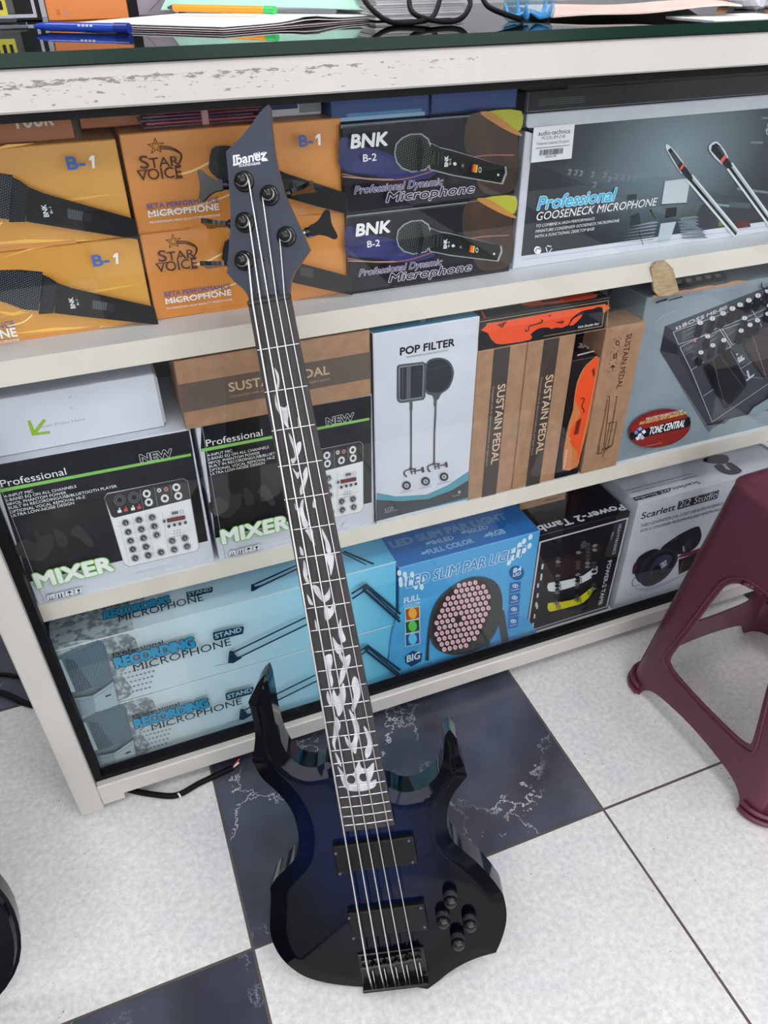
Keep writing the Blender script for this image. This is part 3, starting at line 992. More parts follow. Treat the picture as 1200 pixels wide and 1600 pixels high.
a = front(r, w, h)
a.rect(0.0, 0.008, w * 0.6, h, ink(40, 44, 100)); a.rect(w * 0.62, 0.003, w, h, ink(128, 134, 142))
a.done()
# ================================================================== second shelf
GRP_MX = 'white mixer cartons'
rM, w, h = carton('mixer_carton', 'white mixer carton with black print at left end of middle shelf', 'box', -0.181, 0.0695, 0.05, S2, S2 + 0.229, 0.17, WHITE_BOARD, group=GRP_MX)
a = front(rM, w, h)
a.fr = (0, 540, 3)
CONC = noisy('concert_print', (22, 24, 30), (50, 45, 44), 9, 3, 0.26, lo=0.4, hi=0.75, spec=0.3)
a.poly([(-40, 563), (885, 397), (975, 915), (560, 1010), (136, 1108)], CONC)
a.poly([(-40, 563), (885, 397), (905, 505), (-22, 682)], ink(18, 21, 27, 0.25))
GREEN = ink(128, 190, 96)
a.poly([(-22, 676), (894, 505), (896, 517), (-18, 692)], GREEN)
for pts in ([(70, 940), (120, 905), (170, 930), (210, 890), (250, 915), (240, 960), (190, 1010), (90, 985)], [(160, 860), (200, 900), (235, 880), (250, 905), (215, 950), (180, 930)], [(330, 880), (360, 840), (400, 870), (440, 930), (420, 945), (380, 910)], [(250, 860), (300, 880), (320, 930), (280, 945)]):
    a.poly(pts, ink(54, 50, 51), curve=2)
a.text('Professional', (8, 664), (316, 612), (6, 630), W)
a.text('NEW', (662, 546), (810, 522), (656, 512), ink(18, 21, 27), bold=0.03, out=(0.06, W))
for s, x1, y1, x0, y0 in (('4-INPUT MIC', 158, 688, 22, 713), ('2-BAND EQ ON ALL CHANNELS', 360, 667, 28, 731), ('48VOL PHANTOM POWER', 314, 697, 34, 750), ('BUILT IN RECORDING/USB/BLUETOOTH PLAYER', 550, 666, 42, 767), ('OPTIONAL VOCAL REMOVAL HI-Z', 402, 716, 48, 786), ('ULTRA LOW-NOISE DESIGN', 350, 746, 54, 803)):
    a.text(s, (x0, y0), (x1, y1), (x0 - 2, y0 - 13), W)
# mixing desk picture
desk = [(488, 712), (500, 690), (858, 620), (880, 632), (934, 945), (920, 962), (606, 1036), (580, 1022)]
a.poly(desk, ink(150, 152, 156)); 
ins = lambda P, k: [(711 + (x - 711) * k, 828 + (y - 828) * k) for x, y in P]
a.poly(ins(desk, 0.985), ink(224, 226, 230))
a.poly([(490, 714), (502, 694), (858, 622), (878, 634), (893, 716), (536, 806), (522, 798)], ink(52, 50, 52))
for cx, cy, r in ((560, 722, 27), (628, 710, 27)):
    a.ell((cx, cy), r, r * .98, ink(120, 120, 124), hole=0.9); a.ell((cx, cy), r * .72, r * .7, ink(90, 92, 98)); a.ell((cx, cy), r * .45, r * .45, ink(34, 34, 38))
for cx, cy in ((687, 692), (697, 732), (772, 714), (826, 662), (835, 702)):
    a.ell((cx, cy), 19, 19, ink(216, 218, 222)); a.ell((cx, cy), 9, 9, ink(40, 40, 44))
a.ell((745, 676), 10, 10, ink(216, 218, 222)); a.ell((745, 676), 4, 4, K); a.ell((778, 671), 10, 10, ink(206, 120, 130)); a.ell((778, 671), 4, 4, K)
for cx, cy, m in ((560, 774, W), (589, 768, ink(200, 84, 84)), (623, 762, W), (652, 756, ink(200, 84, 84))):
    a.poly([(cx - 10, cy - 5), (cx + 8, cy - 8), (cx + 10, cy + 5), (cx - 8, cy + 8)], m); a.poly([(cx - 3, cy - 16), (cx + 3, cy - 17), (cx + 3, cy - 9), (cx - 3, cy - 8)], m)
for p in ([(655, 672), (672, 770)], [(722, 660), (740, 756)], [(796, 648), (806, 700)]):
    a.line(p, 0.0005, ink(150, 150, 152))
knob = []
for col in (((588, 827), (600, 870), (611, 911), (622, 951), (633, 992)), ((651, 813), (661, 856), (672, 897), (683, 938), (693, 978)), ((712, 800), (722, 841), (733, 882), (754, 963)), ((805, 909), (815, 950)), ((865, 896), (875, 935))):
    for c in col:
        a.ell(c, 19, 17, ink(132, 134, 138), hole=0.86); a.ell(c, 13.5, 12.5, ink(44, 44, 48)); a.ell((c[0] - 1, c[1]), 8, 7.5, ink(96, 98, 102)); a.line([c, (c[0] + 7, c[1] + 6)], 0.0006, W)
for p in ([(555, 815), (605, 1015)], [(618, 796), (662, 1000)], [(680, 783), (722, 985)], [(757, 768), (790, 970)], [(760, 885), (898, 858)], [(548, 842), (742, 800)], [(570, 885), (750, 842)], [(590, 925), (755, 885)], [(600, 968), (700, 945)]):
    a.line(p, 0.0004, ink(170, 172, 176))
a.poly([(779, 806), (864, 789), (868, 806), (783, 823)], ink(76, 26, 30))
for k in range(6):
    a.line([(792 + k * 12.5, 812 - k * 2.5), (799 + k * 12.5, 811 - k * 2.5)], 0.0012, ink(180, 60, 60))
for c in ((790, 840), (816, 833), (841, 828), (867, 822)):
    a.ell(c, 8, 7.5, ink(70, 70, 74))
a.poly([(802, 774), (832, 768), (834, 780), (804, 786)], ink(96, 98, 102)); a.ell((850, 770), 9, 9, ink(120, 122, 126), hole=0.8); a.ell((768, 816), 7, 8, ink(90, 92, 96))
for yy in (862, 874, 886):
    for xx in (815, 828, 841):
        a.ell((xx, yy - (xx - 815) * .2), 3, 3, ink(120, 122, 126), seg=8)
for k in range(4):
    a.ell((655 + k * 61, 1065 - k * 14), 14, 11, ink(208, 211, 218), seg=14)
a.text('MIXER', (180, 1126), (532, 1048), (166, 1062), ink(228, 232, 232), bold=0.045, out=(0.085, ink(126, 186, 92)))
for k in range(4):
    cx, cy = 238 + k * 43, 1174 - k * 10.5
    a.poly([(cx - 19, cy - 14), (cx + 17, cy - 22), (cx + 20, cy + 6), (cx - 16, cy + 14)], ink(150, 152, 158), LET)
    a.poly([(cx - 17.5, cy - 12), (cx + 16, cy - 20), (cx + 18.5, cy + 5), (cx - 15, cy + 12)], ink(216, 219, 226), LET)
    if k == 0:
        a.line([(cx - 10, cy + 8), (cx + 14, cy + 2)], 0.0012, K, LET); a.line([(cx - 5, cy + 5), (cx - 6, cy - 8)], 0.0010, K, LET); a.line([(cx + 6, cy + 3), (cx + 5, cy - 10)], 0.0010, K, LET)
    if k == 1:
        a.line([(cx - 5, cy + 8), (cx - 7, cy - 8)], 0.0015, K, LET); a.line([(cx + 8, cy + 5), (cx + 6, cy - 11)], 0.0015, K, LET); a.line([(cx - 9, cy + 8), (cx + 12, cy + 4)], 0.0007, K, LET)
    if k == 2:
        a.poly([(cx - 11, cy - 2), (cx - 4, cy - 12), (cx + 5, cy - 13), (cx + 12, cy - 6)], K, LET); a.line([(cx, cy - 4), (cx + 2, cy + 8), (cx + 6, cy + 6)], 0.0008, K, LET)
    if k == 3:
        a.poly([(cx - 8, cy - 8), (cx + 8, cy - 12), (cx + 5, cy - 1), (cx - 1, cy + 1)], K, LET); a.line([(cx + 1, cy), (cx + 2, cy + 8)], 0.0010, K, LET); a.line([(cx - 3, cy + 9), (cx + 7, cy + 7)], 0.0010, K, LET)
a.done()
MB().box(0.0085, 0.0092, -0.0004, 0.0, 0.0, h, ink(150, 154, 164)).build('folded_edge', rM)
dup(rM, (0.0765, 0.0505, S2), 'white mixer carton with black print behind the bass neck', GRP_MX)

# plain white carton lying on the first mixer carton
r, w, h = carton('white_carton', 'plain white carton with green arrow lying on the left mixer carton', 'box', -0.190, 0.0395, 0.068, S2 + 0.2297, S2 + 0.306, 0.16, WHITE_BOARD)
a = front(r, w, h)
a.fr = (0, 600, 6)
lime = ink(136, 176, 50)
a.poly([(256, 346), (286, 340), (322, 430), (404, 328), (432, 340), (352, 452), (468, 440), (470, 464), (300, 484)], lime, LET)
a.text('Open From Here', (354, 418), (808, 366), (352, 392), ink(150, 156, 170))
a.line([(640, 132), (660, 118)], 0.0006, ink(110, 112, 122)); a.line([(668, 215), (676, 232)], 0.0006, ink(110, 112, 122))
a.line([(512, 548), (516, 574)], 0.0004, ink(160, 164, 172))
a.done()
t = topface(r, w, h); t.fr = None
for x, rr in ((0.165, 0.008), (0.185, 0.009), (0.205, 0.006)):
    t.fr = None
    t.put(LET, [(x + rr * math.cos(q * PI / 8), 0.05 + rr * math.sin(q * PI / 8)) for q in range(16)], [list(range(16))], K)
t.done()
tab = MB()
tab.box(w - 0.012, w + 0.003, 0.002, 0.1, 0.002, h - 0.004, WHITE_BOARD, 0.003)
tab.build('side_flap', r)

# kraft carton lying on the second mixer carton
r, w, h = carton('sustain_pedal_carton', 'kraft SUSTAIN PEDAL carton lying on the second mixer carton', 'box', 0.0645, 0.3245, 0.047, S2 + 0.2297, S2 + 0.327, 0.10, KRAFT, top=KRAFT_DARK)
a = front(r, w, h)
a.fr = (250, 500, 3.4286)
dk = ink(98, 84, 76)
a.fr = None
a.rect(0.0, 0.026, w, 0.066, dk)
a.fr = (250, 500, 3.4286)
lt = ink(196, 168, 140)
a.text('SUSTAIN PEDAL', (372, 384), (908, 292), (368, 338), lt, bold=0.02)
a.text('Compatibel with all electronic keyboards and digital pianos', (378, 416), (912, 324), (376, 402), ink(168, 142, 118))
a.done()

# tall white pop filter carton
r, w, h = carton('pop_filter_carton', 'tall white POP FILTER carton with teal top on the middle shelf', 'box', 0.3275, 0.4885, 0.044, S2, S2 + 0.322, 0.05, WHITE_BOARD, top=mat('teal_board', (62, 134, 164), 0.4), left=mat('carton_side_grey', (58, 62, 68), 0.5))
a = front(r, w, h)
a.fr = (560, 450, 2.7273)
teal = ink(84, 146, 166); gr = ink(66, 68, 74)
a.poly([(78, 872), (160, 888), (290, 880), (380, 840), (470, 780), (468, 900), (76, 990)], teal)
a.poly([(76, 902), (180, 908), (300, 898), (400, 860), (469, 818), (467, 892), (76, 994)], gr)
a.text('POP FILTER', (178, 286), (408, 250), (175, 256), ink(24, 24, 28), bold=0.04)
a.text('PROFESSIONAL NOISE REDUCTION', (205, 299), (380, 272), (204, 292), ink(110, 112, 118))
a.fr = (600, 560, 4)
fr_ = ink(74, 80, 88)
a.poly([(300, 0), (360, -4), (410, 20), (436, 75), (430, 130), (405, 185), (360, 220), (350, 235), (335, 258), (312, 258), (300, 232), (262, 215), (240, 120), (262, 30)], fr_, curve=3)
a.poly([(300, 12), (358, 6), (400, 28), (424, 78), (418, 128), (396, 178), (352, 208), (300, 212), (264, 195), (255, 120), (270, 40)], ink(42, 45, 51), curve=3)
a.line([(278, 72), (300, 66), (400, 40)], 0.0004, ink(80, 84, 90))
a.poly([(80, 50), (92, 38), (240, 20), (262, 30), (266, 45), (258, 240), (246, 258), (105, 279), (86, 270), (78, 250)], fr_)
a.poly([(92, 56), (100, 48), (240, 31), (250, 42), (244, 238), (236, 248), (108, 266), (94, 256)], ink(122, 128, 136))
a.poly([(100, 58), (238, 38), (244, 48), (238, 238), (110, 258), (98, 250)], ink(44, 48, 55))
a.poly([(140, 54), (168, 50), (164, 249), (138, 253)], ink(84, 90, 98)); a.poly([(112, 58), (120, 57), (118, 256), (112, 257)], ink(66, 72, 80))
a.line([(168, 268), (168, 690)], 0.0032, ink(84, 88, 94)); a.line([(168, 268), (168, 318)], 0.0048, ink(84, 88, 94))
a.line([(322, 255), (320, 350), (314, 470), (312, 655)], 0.0032, ink(84, 88, 94)); a.line([(320, 255), (318, 290)], 0.0048, ink(84, 88, 94))
for ox, oy in ((0, 0), (146, -33)):
    a.curve([(140 + ox, 738 + oy), (126 + ox, 722 + oy), (130 + ox, 702 + oy), (160 + ox, 690 + oy), (196 + ox, 688 + oy)], 0.0026, ink(74, 78, 84))
    a.line([(168 + ox, 705 + oy), (240 + ox, 693 + oy)], 0.0022, ink(74, 78, 84)); a.line([(238 + ox, 682 + oy), (243 + ox, 706 + oy)], 0.0042, ink(60, 64, 70)); a.line([(190 + ox, 690 + oy), (194 + ox, 718 + oy)], 0.0024, ink(74, 78, 84)); a.line([(160 + ox, 682 + oy), (174 + ox, 720 + oy)], 0.0022, ink(74, 78, 84))
for cx, cy, s in ((138, 790, 'Reduce Noise'), (257, 764, 'Noise Mask'), (372, 735, 'Flexible')):
    a.ell((cx, cy), 27, 27, ink(50, 52, 58)); a.ell((cx, cy), 14, 13, ink(196, 200, 206), hole=0.6); a.line([(cx - 10, cy + 8), (cx + 10, cy - 8)], 0.0007, ink(196, 200, 206))
    a.text(s, (cx - 42, cy + 50), (cx + 38, cy + 32), (cx - 42, cy + 42), ink(110, 112, 118))
a.ell((467, 830), 8, 8, ink(204, 208, 214), hole=0.5); a.text('Pop Filter', (424, 860), (474, 850), (424, 853), ink(190, 194, 200))
a.text('LCD', (4, 952), (54, 936), (2, 932), ink(180, 184, 190)); a.text('Popular Noise', (0, 962), (84, 944), (0, 955), ink(180, 184, 190))
a.done()
t = topface(r, w, h)
t.fr = (560, 450, 2.7273)
t.ell((273, 137), 13, 9, W, LET, hole=0.7); t.ell((273, 137), 6, 4, W, LET)
t.done()

# two kraft pedal cartons standing side by side
GRP_SP = 'standing sustain pedal cartons'
rS, w, h = carton('sustain_pedal_carton', 'kraft SUSTAIN PEDAL carton standing right beside the POP FILTER carton', 'box', 0.4905, 0.5735, 0.0475, S2, S2 + 0.267, 0.075, KRAFT, top=KRAFT_DARK, group=GRP_SP)
a = front(rS, w, h)
a.fr = None
a.rect(0.0265, 0.0, 0.054, h, ink(66, 58, 56))
a.fr = (740, 450, 4.615)
a.text('SUSTAIN PEDAL', (176, 700), (136, 1270), (228, 706), ink(204, 176, 150), bold=0.02, snap=12)
a.text('Compatibel with all electronic keyboards and digital pianos', (136, 712), (98, 1280), (152, 712), ink(166, 142, 120), snap=12)
a.done()
dup(rS, (0.5745, 0.0475, S2), 'kraft SUSTAIN PEDAL carton standing between its twin and the orange violin carton', GRP_SP)

# violin cartons
vb = mat('violin_black', (17, 17, 22), 0.34, spec=0.25); OR = ink(226, 80, 38)
r, w, h = carton('violin_rest_carton', 'black carton with orange violin picture lying on two sustain pedal cartons', 'box', 0.489, 0.7085, 0.047, S2 + 0.2677, S2 + 0.3165, 0.1, vb)
a = front(r, w, h)
a.fr = (740, 450, 4.615)
ed = ink(206, 170, 130)
a.line([(35, 245), (972, 90), (962, 290), (28, 462)], 0.0006, ed, closed=True)
a.poly([(92, 260), (200, 240), (940, 115), (932, 185), (850, 200), (760, 150), (700, 240), (560, 290), (470, 290), (420, 330), (410, 372), (250, 400), (160, 400), (110, 340)], ink(190, 110, 60), curve=2)
a.poly([(100, 264), (936, 122), (928, 140), (790, 165), (720, 235), (640, 285), (540, 280), (470, 292), (425, 325), (412, 368), (300, 392), (200, 402), (140, 380), (112, 330)], OR, curve=2)
a.poly([(420, 350), (430, 315), (480, 288), (540, 284), (600, 294), (680, 270), (700, 225), (770, 170), (860, 150), (925, 140), (918, 280), (640, 325)], ink(20, 20, 26), curve=2)
a.poly([(520, 250), (600, 246), (650, 225), (655, 260), (560, 296), (530, 275)], OR); a.poly([(690, 270), (720, 220), (780, 190), (770, 215), (722, 262)], OR, curve=2)
a.curve([(372, 296), (378, 312), (396, 300), (400, 275), (440, 262), (480, 250), (494, 236), (484, 226)], 0.0016, ink(40, 20, 20))
for pts in ([(165, 265), (240, 235), (205, 285)], [(530, 200), (560, 185), (545, 206)], [(580, 245), (650, 232), (640, 256)]):
    a.poly(pts, ink(110, 36, 24))
a.line([(942, 112), (922, 272), (500, 345)], 0.0006, ed)
a.text('Violin Shoulder Rest', (748, 288), (900, 258), (745, 272), W, shear=0.3)
a.done()
t = topface(r, w, h)
t.fr = (740, 450, 4.615)
t.poly([(340, 110), (450, 85), (840, 36), (880, 70), (700, 100), (480, 125), (380, 130)], OR, curve=2)
t.poly([(480, 95), (640, 72), (620, 90), (500, 105)], ink(60, 24, 22)); t.poly([(50, 170), (64, 168), (90, 215), (78, 220)], OR)
t.curve([(380, 142), (440, 132), (500, 132), (490, 140)], 0.0016, ink(190, 60, 36))
t.line([(60, 168), (330, 120)], 0.0006, ed)
t.done()
r, w, h = carton('violin_rest_carton', 'narrow black carton with orange violin picture standing between kraft cartons', 'box', 0.6585, 0.7065, 0.048, S2, S2 + 0.222, 0.1, vb)
a = front(r, w, h)
a.fr = (740, 450, 4.615)
a.poly([(905, 505), (850, 520), (790, 580), (745, 680), (724, 800), (716, 880), (690, 960), (664, 1080), (640, 1310), (745, 1284), (770, 1200), (860, 840)], ink(196, 120, 70), curve=2)
a.poly([(900, 512), (850, 528), (795, 590), (752, 690), (735, 760), (728, 810), (750, 850), (770, 905), (745, 955), (715, 985), (690, 1070), (730, 1100), (752, 1150), (745, 1284), (765, 1200), (800, 1020), (850, 800)], OR, curve=2)
a.curve([(770, 800), (785, 790), (796, 805), (780, 850), (795, 885), (786, 898)], 0.0016, ink(40, 20, 20))
a.poly([(742, 960), (776, 935), (752, 1050), (720, 1060)], ink(110, 36, 24)); a.poly([(852, 590), (868, 570), (872, 620), (862, 640)], ink(110, 36, 24))
a.poly([(690, 1100), (720, 1095), (752, 1130), (756, 1165), (730, 1160)], OR, curve=2)
a.line([(905, 500), (745, 1290), (632, 1312)], 0.0006, ed)
a.text('Violin Shoulder Rest', (664, 1165), (644, 1300), (678, 1165), W, shear=0.2, snap=14)
a.done()
t = topface(r, w, h)
t.fr = (740, 450, 4.615)
t.text('3/4', (752, 430), (832, 440), (760, 398), W, bold=0.03, snap=20)
t.poly([(746, 482), (880, 448), (884, 456), (748, 492)], W)
t.done()

# third pedal carton, showing its narrow side
r, w, h = carton('sustain_pedal_carton', 'narrow plain kraft SUSTAIN PEDAL carton standing against the grey effects carton', 'box', 0.7095, 0.7825, 0.0445, S2, S2 + 0.268, 0.055, KRAFT, top=KRAFT_DARK)
a = front(r, w, h)
a.fr = (740, 450, 4.615)
kb = ink(70, 46, 32)
a.text('SUSTAIN PEDAL', (1106, 334), (1050, 724), (1142, 336), kb, bold=0.015, snap=14)
a.line([(1098, 345), (1034, 728)], 0.0005, ink(120, 86, 62), LET)
for cx, cy in ((1036, 398), (1016, 490), (1000, 572)):
    for dx, dy in ((-26, -30), (26, -36), (-34, 32), (18, 28)):
        a.line([(cx + dx, cy + dy), (cx + dx * .62, cy + dy)], 0.0006, kb, LET); a.line([(cx + dx, cy + dy), (cx + dx, cy + dy * .62)], 0.0006, kb, LET)
a.ell((1036, 396), 16, 19, kb, LET, hole=0.62)
a.line([(1008, 505), (1012, 470)], 0.0018, kb, LET); a.line([(1024, 502), (1028, 467)], 0.0018, kb, LET); a.line([(1000, 510), (1030, 504)], 0.0007, kb, LET)
a.poly([(984, 575), (992, 556), (1008, 553), (1020, 568)], kb, LET); a.line([(1004, 565), (998, 598)], 0.0010, kb, LET)
pw = 0.0011
for pts in ([(964, 782), (976, 778), (978, 800), (936, 1160), (926, 1165)], [(1020, 780), (1032, 778), (1002, 960), (985, 968)], [(964, 975), (1030, 962), (998, 1130), (936, 1160)], [(980, 972), (945, 1155)], [(1000, 970), (964, 1150)], [(964, 800), (925, 1020), (898, 1140), (888, 1195), (920, 1190), (925, 1150)], [(905, 1140), (900, 1196)], [(996, 1130), (940, 1172), (925, 1220)], [(930, 1165), (990, 1140)]):
    a.line(pts, pw, kb)
a.done()
t = topface(r, w, h)
t.fr = (740, 450, 4.615)
t.text('SUSTAIN PEDAL', (1078, 232), (972, 198), (1070, 244), kb, snap=4)
t.done()

# grey blue effects pedal carton
r, w, h = carton('effects_pedal_carton', 'large torn grey blue carton with multi effects pedal picture on middle shelf', 'box', 0.7835, 1.215, 0.054, S2, S2 + 0.302, 0.22, noisy('steel_blue_board', (116, 128, 138), (146, 160, 170), 5, 4, 0.4))
a = front(r, w, h)
a.fr = (900, 400, 4)
a.poly([(525, 590), (540, 620), (800, 1060), (850, 1080), (1020, 960), (850, 1040)], ink(96, 104, 116), curve=3)
a.poly([(555, 438), (1200, 190), (1500, 120), (1500, 900), (850, 1040), (830, 1050), (525, 592)], ink(46, 50, 58))
a.poly([(522, 592), (640, 618), (850, 1042), (820, 1056), (540, 625)], ink(62, 62, 74))
a.poly([(555, 438), (600, 450), (645, 620), (525, 590)], ink(30, 36, 50))
a.poly([(560, 436), (1300, 150), (1330, 200), (610, 470)], ink(72, 76, 86))
a.poly([(610, 470), (1330, 195), (1500, 260), (1460, 860), (850, 1035)], ink(58, 62, 70))
lw = ink(190, 194, 202)
for pts in ([(606, 476), (1340, 206)], [(606, 476), (640, 552), (1380, 300)], [(648, 570), (890, 446), (968, 568), (935, 580)], [(648, 570), (718, 712), (800, 660)], [(906, 442), (976, 555), (1040, 520)], [(718, 712), (850, 1038)], [(795, 874), (858, 832)], [(850, 1036), (1460, 620)], [(1010, 715), (1096, 660)], [(900, 450), (1400, 240)], [(1100, 340), (1160, 440), (1220, 410)]):
    a.line(pts, 0.0010, lw)
def little(x, y, n, dx=70, dy=-32, step=9):
    for k in range(n):
        a.line([(x, y + k * step), (x + dx - (k % 3) * 10, y + k * step + dy)], 0.0006, ink(140, 144, 152))
little(660, 475, 7, 80, -38); little(665, 585, 4, 70, -32, 12); little(720, 640, 2, 40, -20); little(815, 510, 6, 70, -36); little(935, 455, 6, 60, -30, 10); little(1115, 352, 6, 70, -34); little(830, 490, 3, 60, -30)
def pot(x, y, s=1.0):
    a.poly([(x - 30 * s, y + 55 * s), (x + 2 * s, y - 28 * s), (x + 30 * s, y - 28 * s), (x + 20 * s, y + 50 * s), (x - 4 * s, y + 70 * s)], ink(14, 15, 18), curve=2)
    a.ell((x + 12 * s, y - 26 * s), 18 * s, 15 * s, ink(206, 208, 212), seg=14)
    a.line([(x + 12 * s, y - 40 * s), (x + 12 * s, y - 14 * s)], 0.0006, ink(60, 60, 64))
for x, y in ((760, 440), (836, 414), (902, 382), (960, 352), (1008, 328), (1062, 300), (1120, 270), (1180, 240)):
    pot(x, y)
for x, y in ((806, 522), (838, 578), (906, 546), (764, 622), (1036, 408), (1070, 450), (1014, 486), (1116, 422), (1190, 330), (1180, 380)):
    pot(x, y, 0.9)
a.ell((736, 526), 8, 7, ink(214, 110, 130))
# rocker pedals
a.poly([(790, 690), (950, 570), (985, 600), (1060, 800), (1040, 830), (930, 955), (910, 940)], ink(14, 15, 18))
a.line([(848, 640), (922, 930)], 0.0008, ink(96, 98, 104)); a.line([(885, 610), (1042, 820), (990, 855)], 0.0006, ink(90, 92, 98))
a.curve([(960, 590), (1000, 660), (1050, 740), (1160, 760)], 0.0012, ink(120, 124, 134))
a.poly([(1034, 540), (1100, 490), (1400, 360), (1460, 640), (1170, 755), (1120, 690)], ink(58, 48, 52))
for k in range(9):
    a.line([(1060 + k * 14, 560 + k * 18), (1420 + k * 4, 400 + k * 22)], 0.0009, ink(84, 68, 70))
a.line([(1096, 500), (1175, 740)], 0.0008, ink(140, 130, 132))
a.text('BOSS', (656, 440), (790, 384), (650, 420), ink(190, 194, 202), bold=0.04, snap=2, spacing=1.05)
a.poly([(612, 440), (642, 428), (648, 445), (616, 456)], ink(190, 194, 202), LET); a.ell((630, 442), 7, 6, ink(72, 76, 86), LET)
a.text('ME-80', (806, 376), (930, 324), (802, 358), ink(190, 194, 202), bold=0.04, snap=2)
a.text('INK', (1000, 650), (1032, 632), (996, 632), lw, bold=0.03, snap=2); a.poly([(1004, 648), (1042, 626), (1044, 640), (1006, 662)], lw, LET); a.poly([(988, 606), (1004, 602), (996, 618)], lw, LET)
a.poly([(1050, 770), (1104, 728), (1102, 742), (1056, 776)], lw, LET); a.line([(1060, 712), (1072, 752)], 0.0036, lw, LET)
a.text('GUITAR', (1176, 925), (1330, 862), (1170, 896), ink(22, 24, 34), bold=0.03); a.text('MULTIPLE', (1186, 884), (1400, 800), (1184, 858), ink(22, 24, 34), bold=0.02)
a.poly([(1100, 940), (1460, 740), (1470, 800), (1120, 985)], ink(134, 150, 158), curve=2)
a.curve([(1148, 160), (1150, 190), (1180, 200), (1200, 185), (1196, 170)], 0.0020, ink(22, 24, 34))
a.line([(490, 284), (555, 264)], 0.0034, ink(26, 28, 36)); a.line([(566, 272), (650, 248)], 0.0020, ink(26, 28, 36)); a.curve([(480, 412), (540, 365), (620, 332)], 0.0006, ink(176, 186, 192))
OV = 'oval_sticker'
a.ell((512, 1068), 196, 116, ink(122, 32, 36), OV, 40, rot=-0.22)
a.ell((512, 1074), 184, 104, ink(138, 40, 38), OV, 40, rot=-0.22)
a.poly([(326, 1096), (698, 996), (706, 1036), (690, 1060), (330, 1142), (322, 1120)], ink(22, 22, 26), OV)
for k, (dx, dy, m) in enumerate(((0, -24, ink(120, 170, 220)), (-24, -2, ink(90, 140, 200)), (24, -6, ink(214, 222, 232)), (0, 14, ink(206, 212, 222)), (-14, 34, ink(214, 222, 232)), (14, 30, ink(180, 190, 206)))):
    cx, cy = 388 + dx, 1096 + dy
    a.poly([(cx - 15, cy - 2), (cx + 4, cy - 15), (cx + 15, cy + 2), (cx - 4, cy + 14)], m, OV)
a.text('TONE CENTRAL', (442, 1108), (662, 1056), (438, 1066), W, shear=0.05, bold=0.02, part=OV)
a.text('THE LATEST DIO-READY PATCHES', (422, 1018), (650, 972), (420, 1004), ink(226, 214, 206), shear=0.1, bold=0.02, part=OV)
a.text('AND DEDICATED ARTIST LIBRARIES FROM', (382, 1046), (670, 990), (380, 1030), ink(226, 196, 110), shear=0.1, bold=0.02, part=OV)
a.line([(424, 1180), (524, 1158)], 0.0006, ink(200, 190, 186), OV)
a.done()
# torn rim of the carton: brown core showing along the top edge and a folded-back flap
ft = MB()
random.seed(11)
p_ = [0.010 + 0.012 * k for k in range(16)]
top_z = [h + 0.0005 + random.uniform(0, 0.0035) for _ in p_]
for k in range(len(p_) - 1):
    ft.add([(p_[k], -0.001, h - 0.002), (p_[k + 1], -0.001, h - 0.002), (p_[k + 1], 0.001, top_z[k + 1]), (p_[k], 0.001, top_z[k]),
            (p_[k], 0.004, h - 0.002), (p_[k + 1], 0.004, h - 0.002), (p_[k + 1], 0.004, top_z[k + 1]), (p_[k], 0.004, top_z[k])],
           [(0, 1, 2, 3), (7, 6, 5, 4), (3, 2, 6, 7), (0, 3, 7, 4), (1, 5, 6, 2)], KRAFT)
ft.build('torn_rim', r)
fl = MB()
base = r.location
P3 = lambda u, v, y: on_y(u, v, y) - Vector(base)
out = [P3(1022, 455, 0.048), P3(1018, 420, 0.040), P3(1026, 410, 0.036), P3(1040, 408, 0.036), P3(1052, 420, 0.038), P3(1061, 455, 0.05), P3(1048, 462, 0.052), P3(1030, 463, 0.052)]
bk = [p + Vector((0, 0.005, 0)) for p in out]
n_ = len(out)
fl.add(out + bk, [list(range(n_)), [n_ + k for k in range(n_)][::-1]] + [(k, n_ + k, n_ + (k + 1) % n_, (k + 1) % n_) for k in range(n_)], noisy('torn_board', (176, 150, 118), (204, 176, 138), 70, 4, 0.8, stretch=(1, 1, 4)))
fl.build('torn_flap', r)
# black things stowed behind the cartons
sl = thing('slotted_black_panel', 'black slotted plastic panel lying on top of the torn grey carton', 'panel', (0.822, 0.066, S2 + 0.3055), 0.0)
sl.rotation_euler = (math.radians(36), 0, 0)
m_ = MB(); m_.box(0, 0.125, 0, 0.042, -0.003, 0.002, BLACK_PLASTIC, 0.001)
sb = m_.build('panel_body', sl)
for i in range(6):
    for j in range(3):
        MB().box(0.008 + i * 0.019 + j * 0.004, 0.018 + i * 0.019 + j * 0.004, 0.005 + j * 0.012, 0.011 + j * 0.012, 0.002, 0.0032, mat('slot_grey', (92, 96, 98), 0.4)).build('slot_rib', sb)
bg = MB()  # cable bag shaped to cover the grey carton's pale side
random.seed(5)
for k in range(9):
    z = S2 + 0.03 + 0.0335 * k
    pts = [(0.745 + 0.017 * math.cos(t * 0.52), 0.160 + 0.036 * math.sin(t * 0.52), z + 0.006 * math.sin(t + k)) for t in range(13)]
    bg.tube(pts, 0.018, mat('black_cloth', (22, 22, 25), 0.7), 8)
tag(bg.build('rolled_cable_cover'), 'black rolled cable bundle stowed behind the kraft pedal cartons', 'cable bundle')

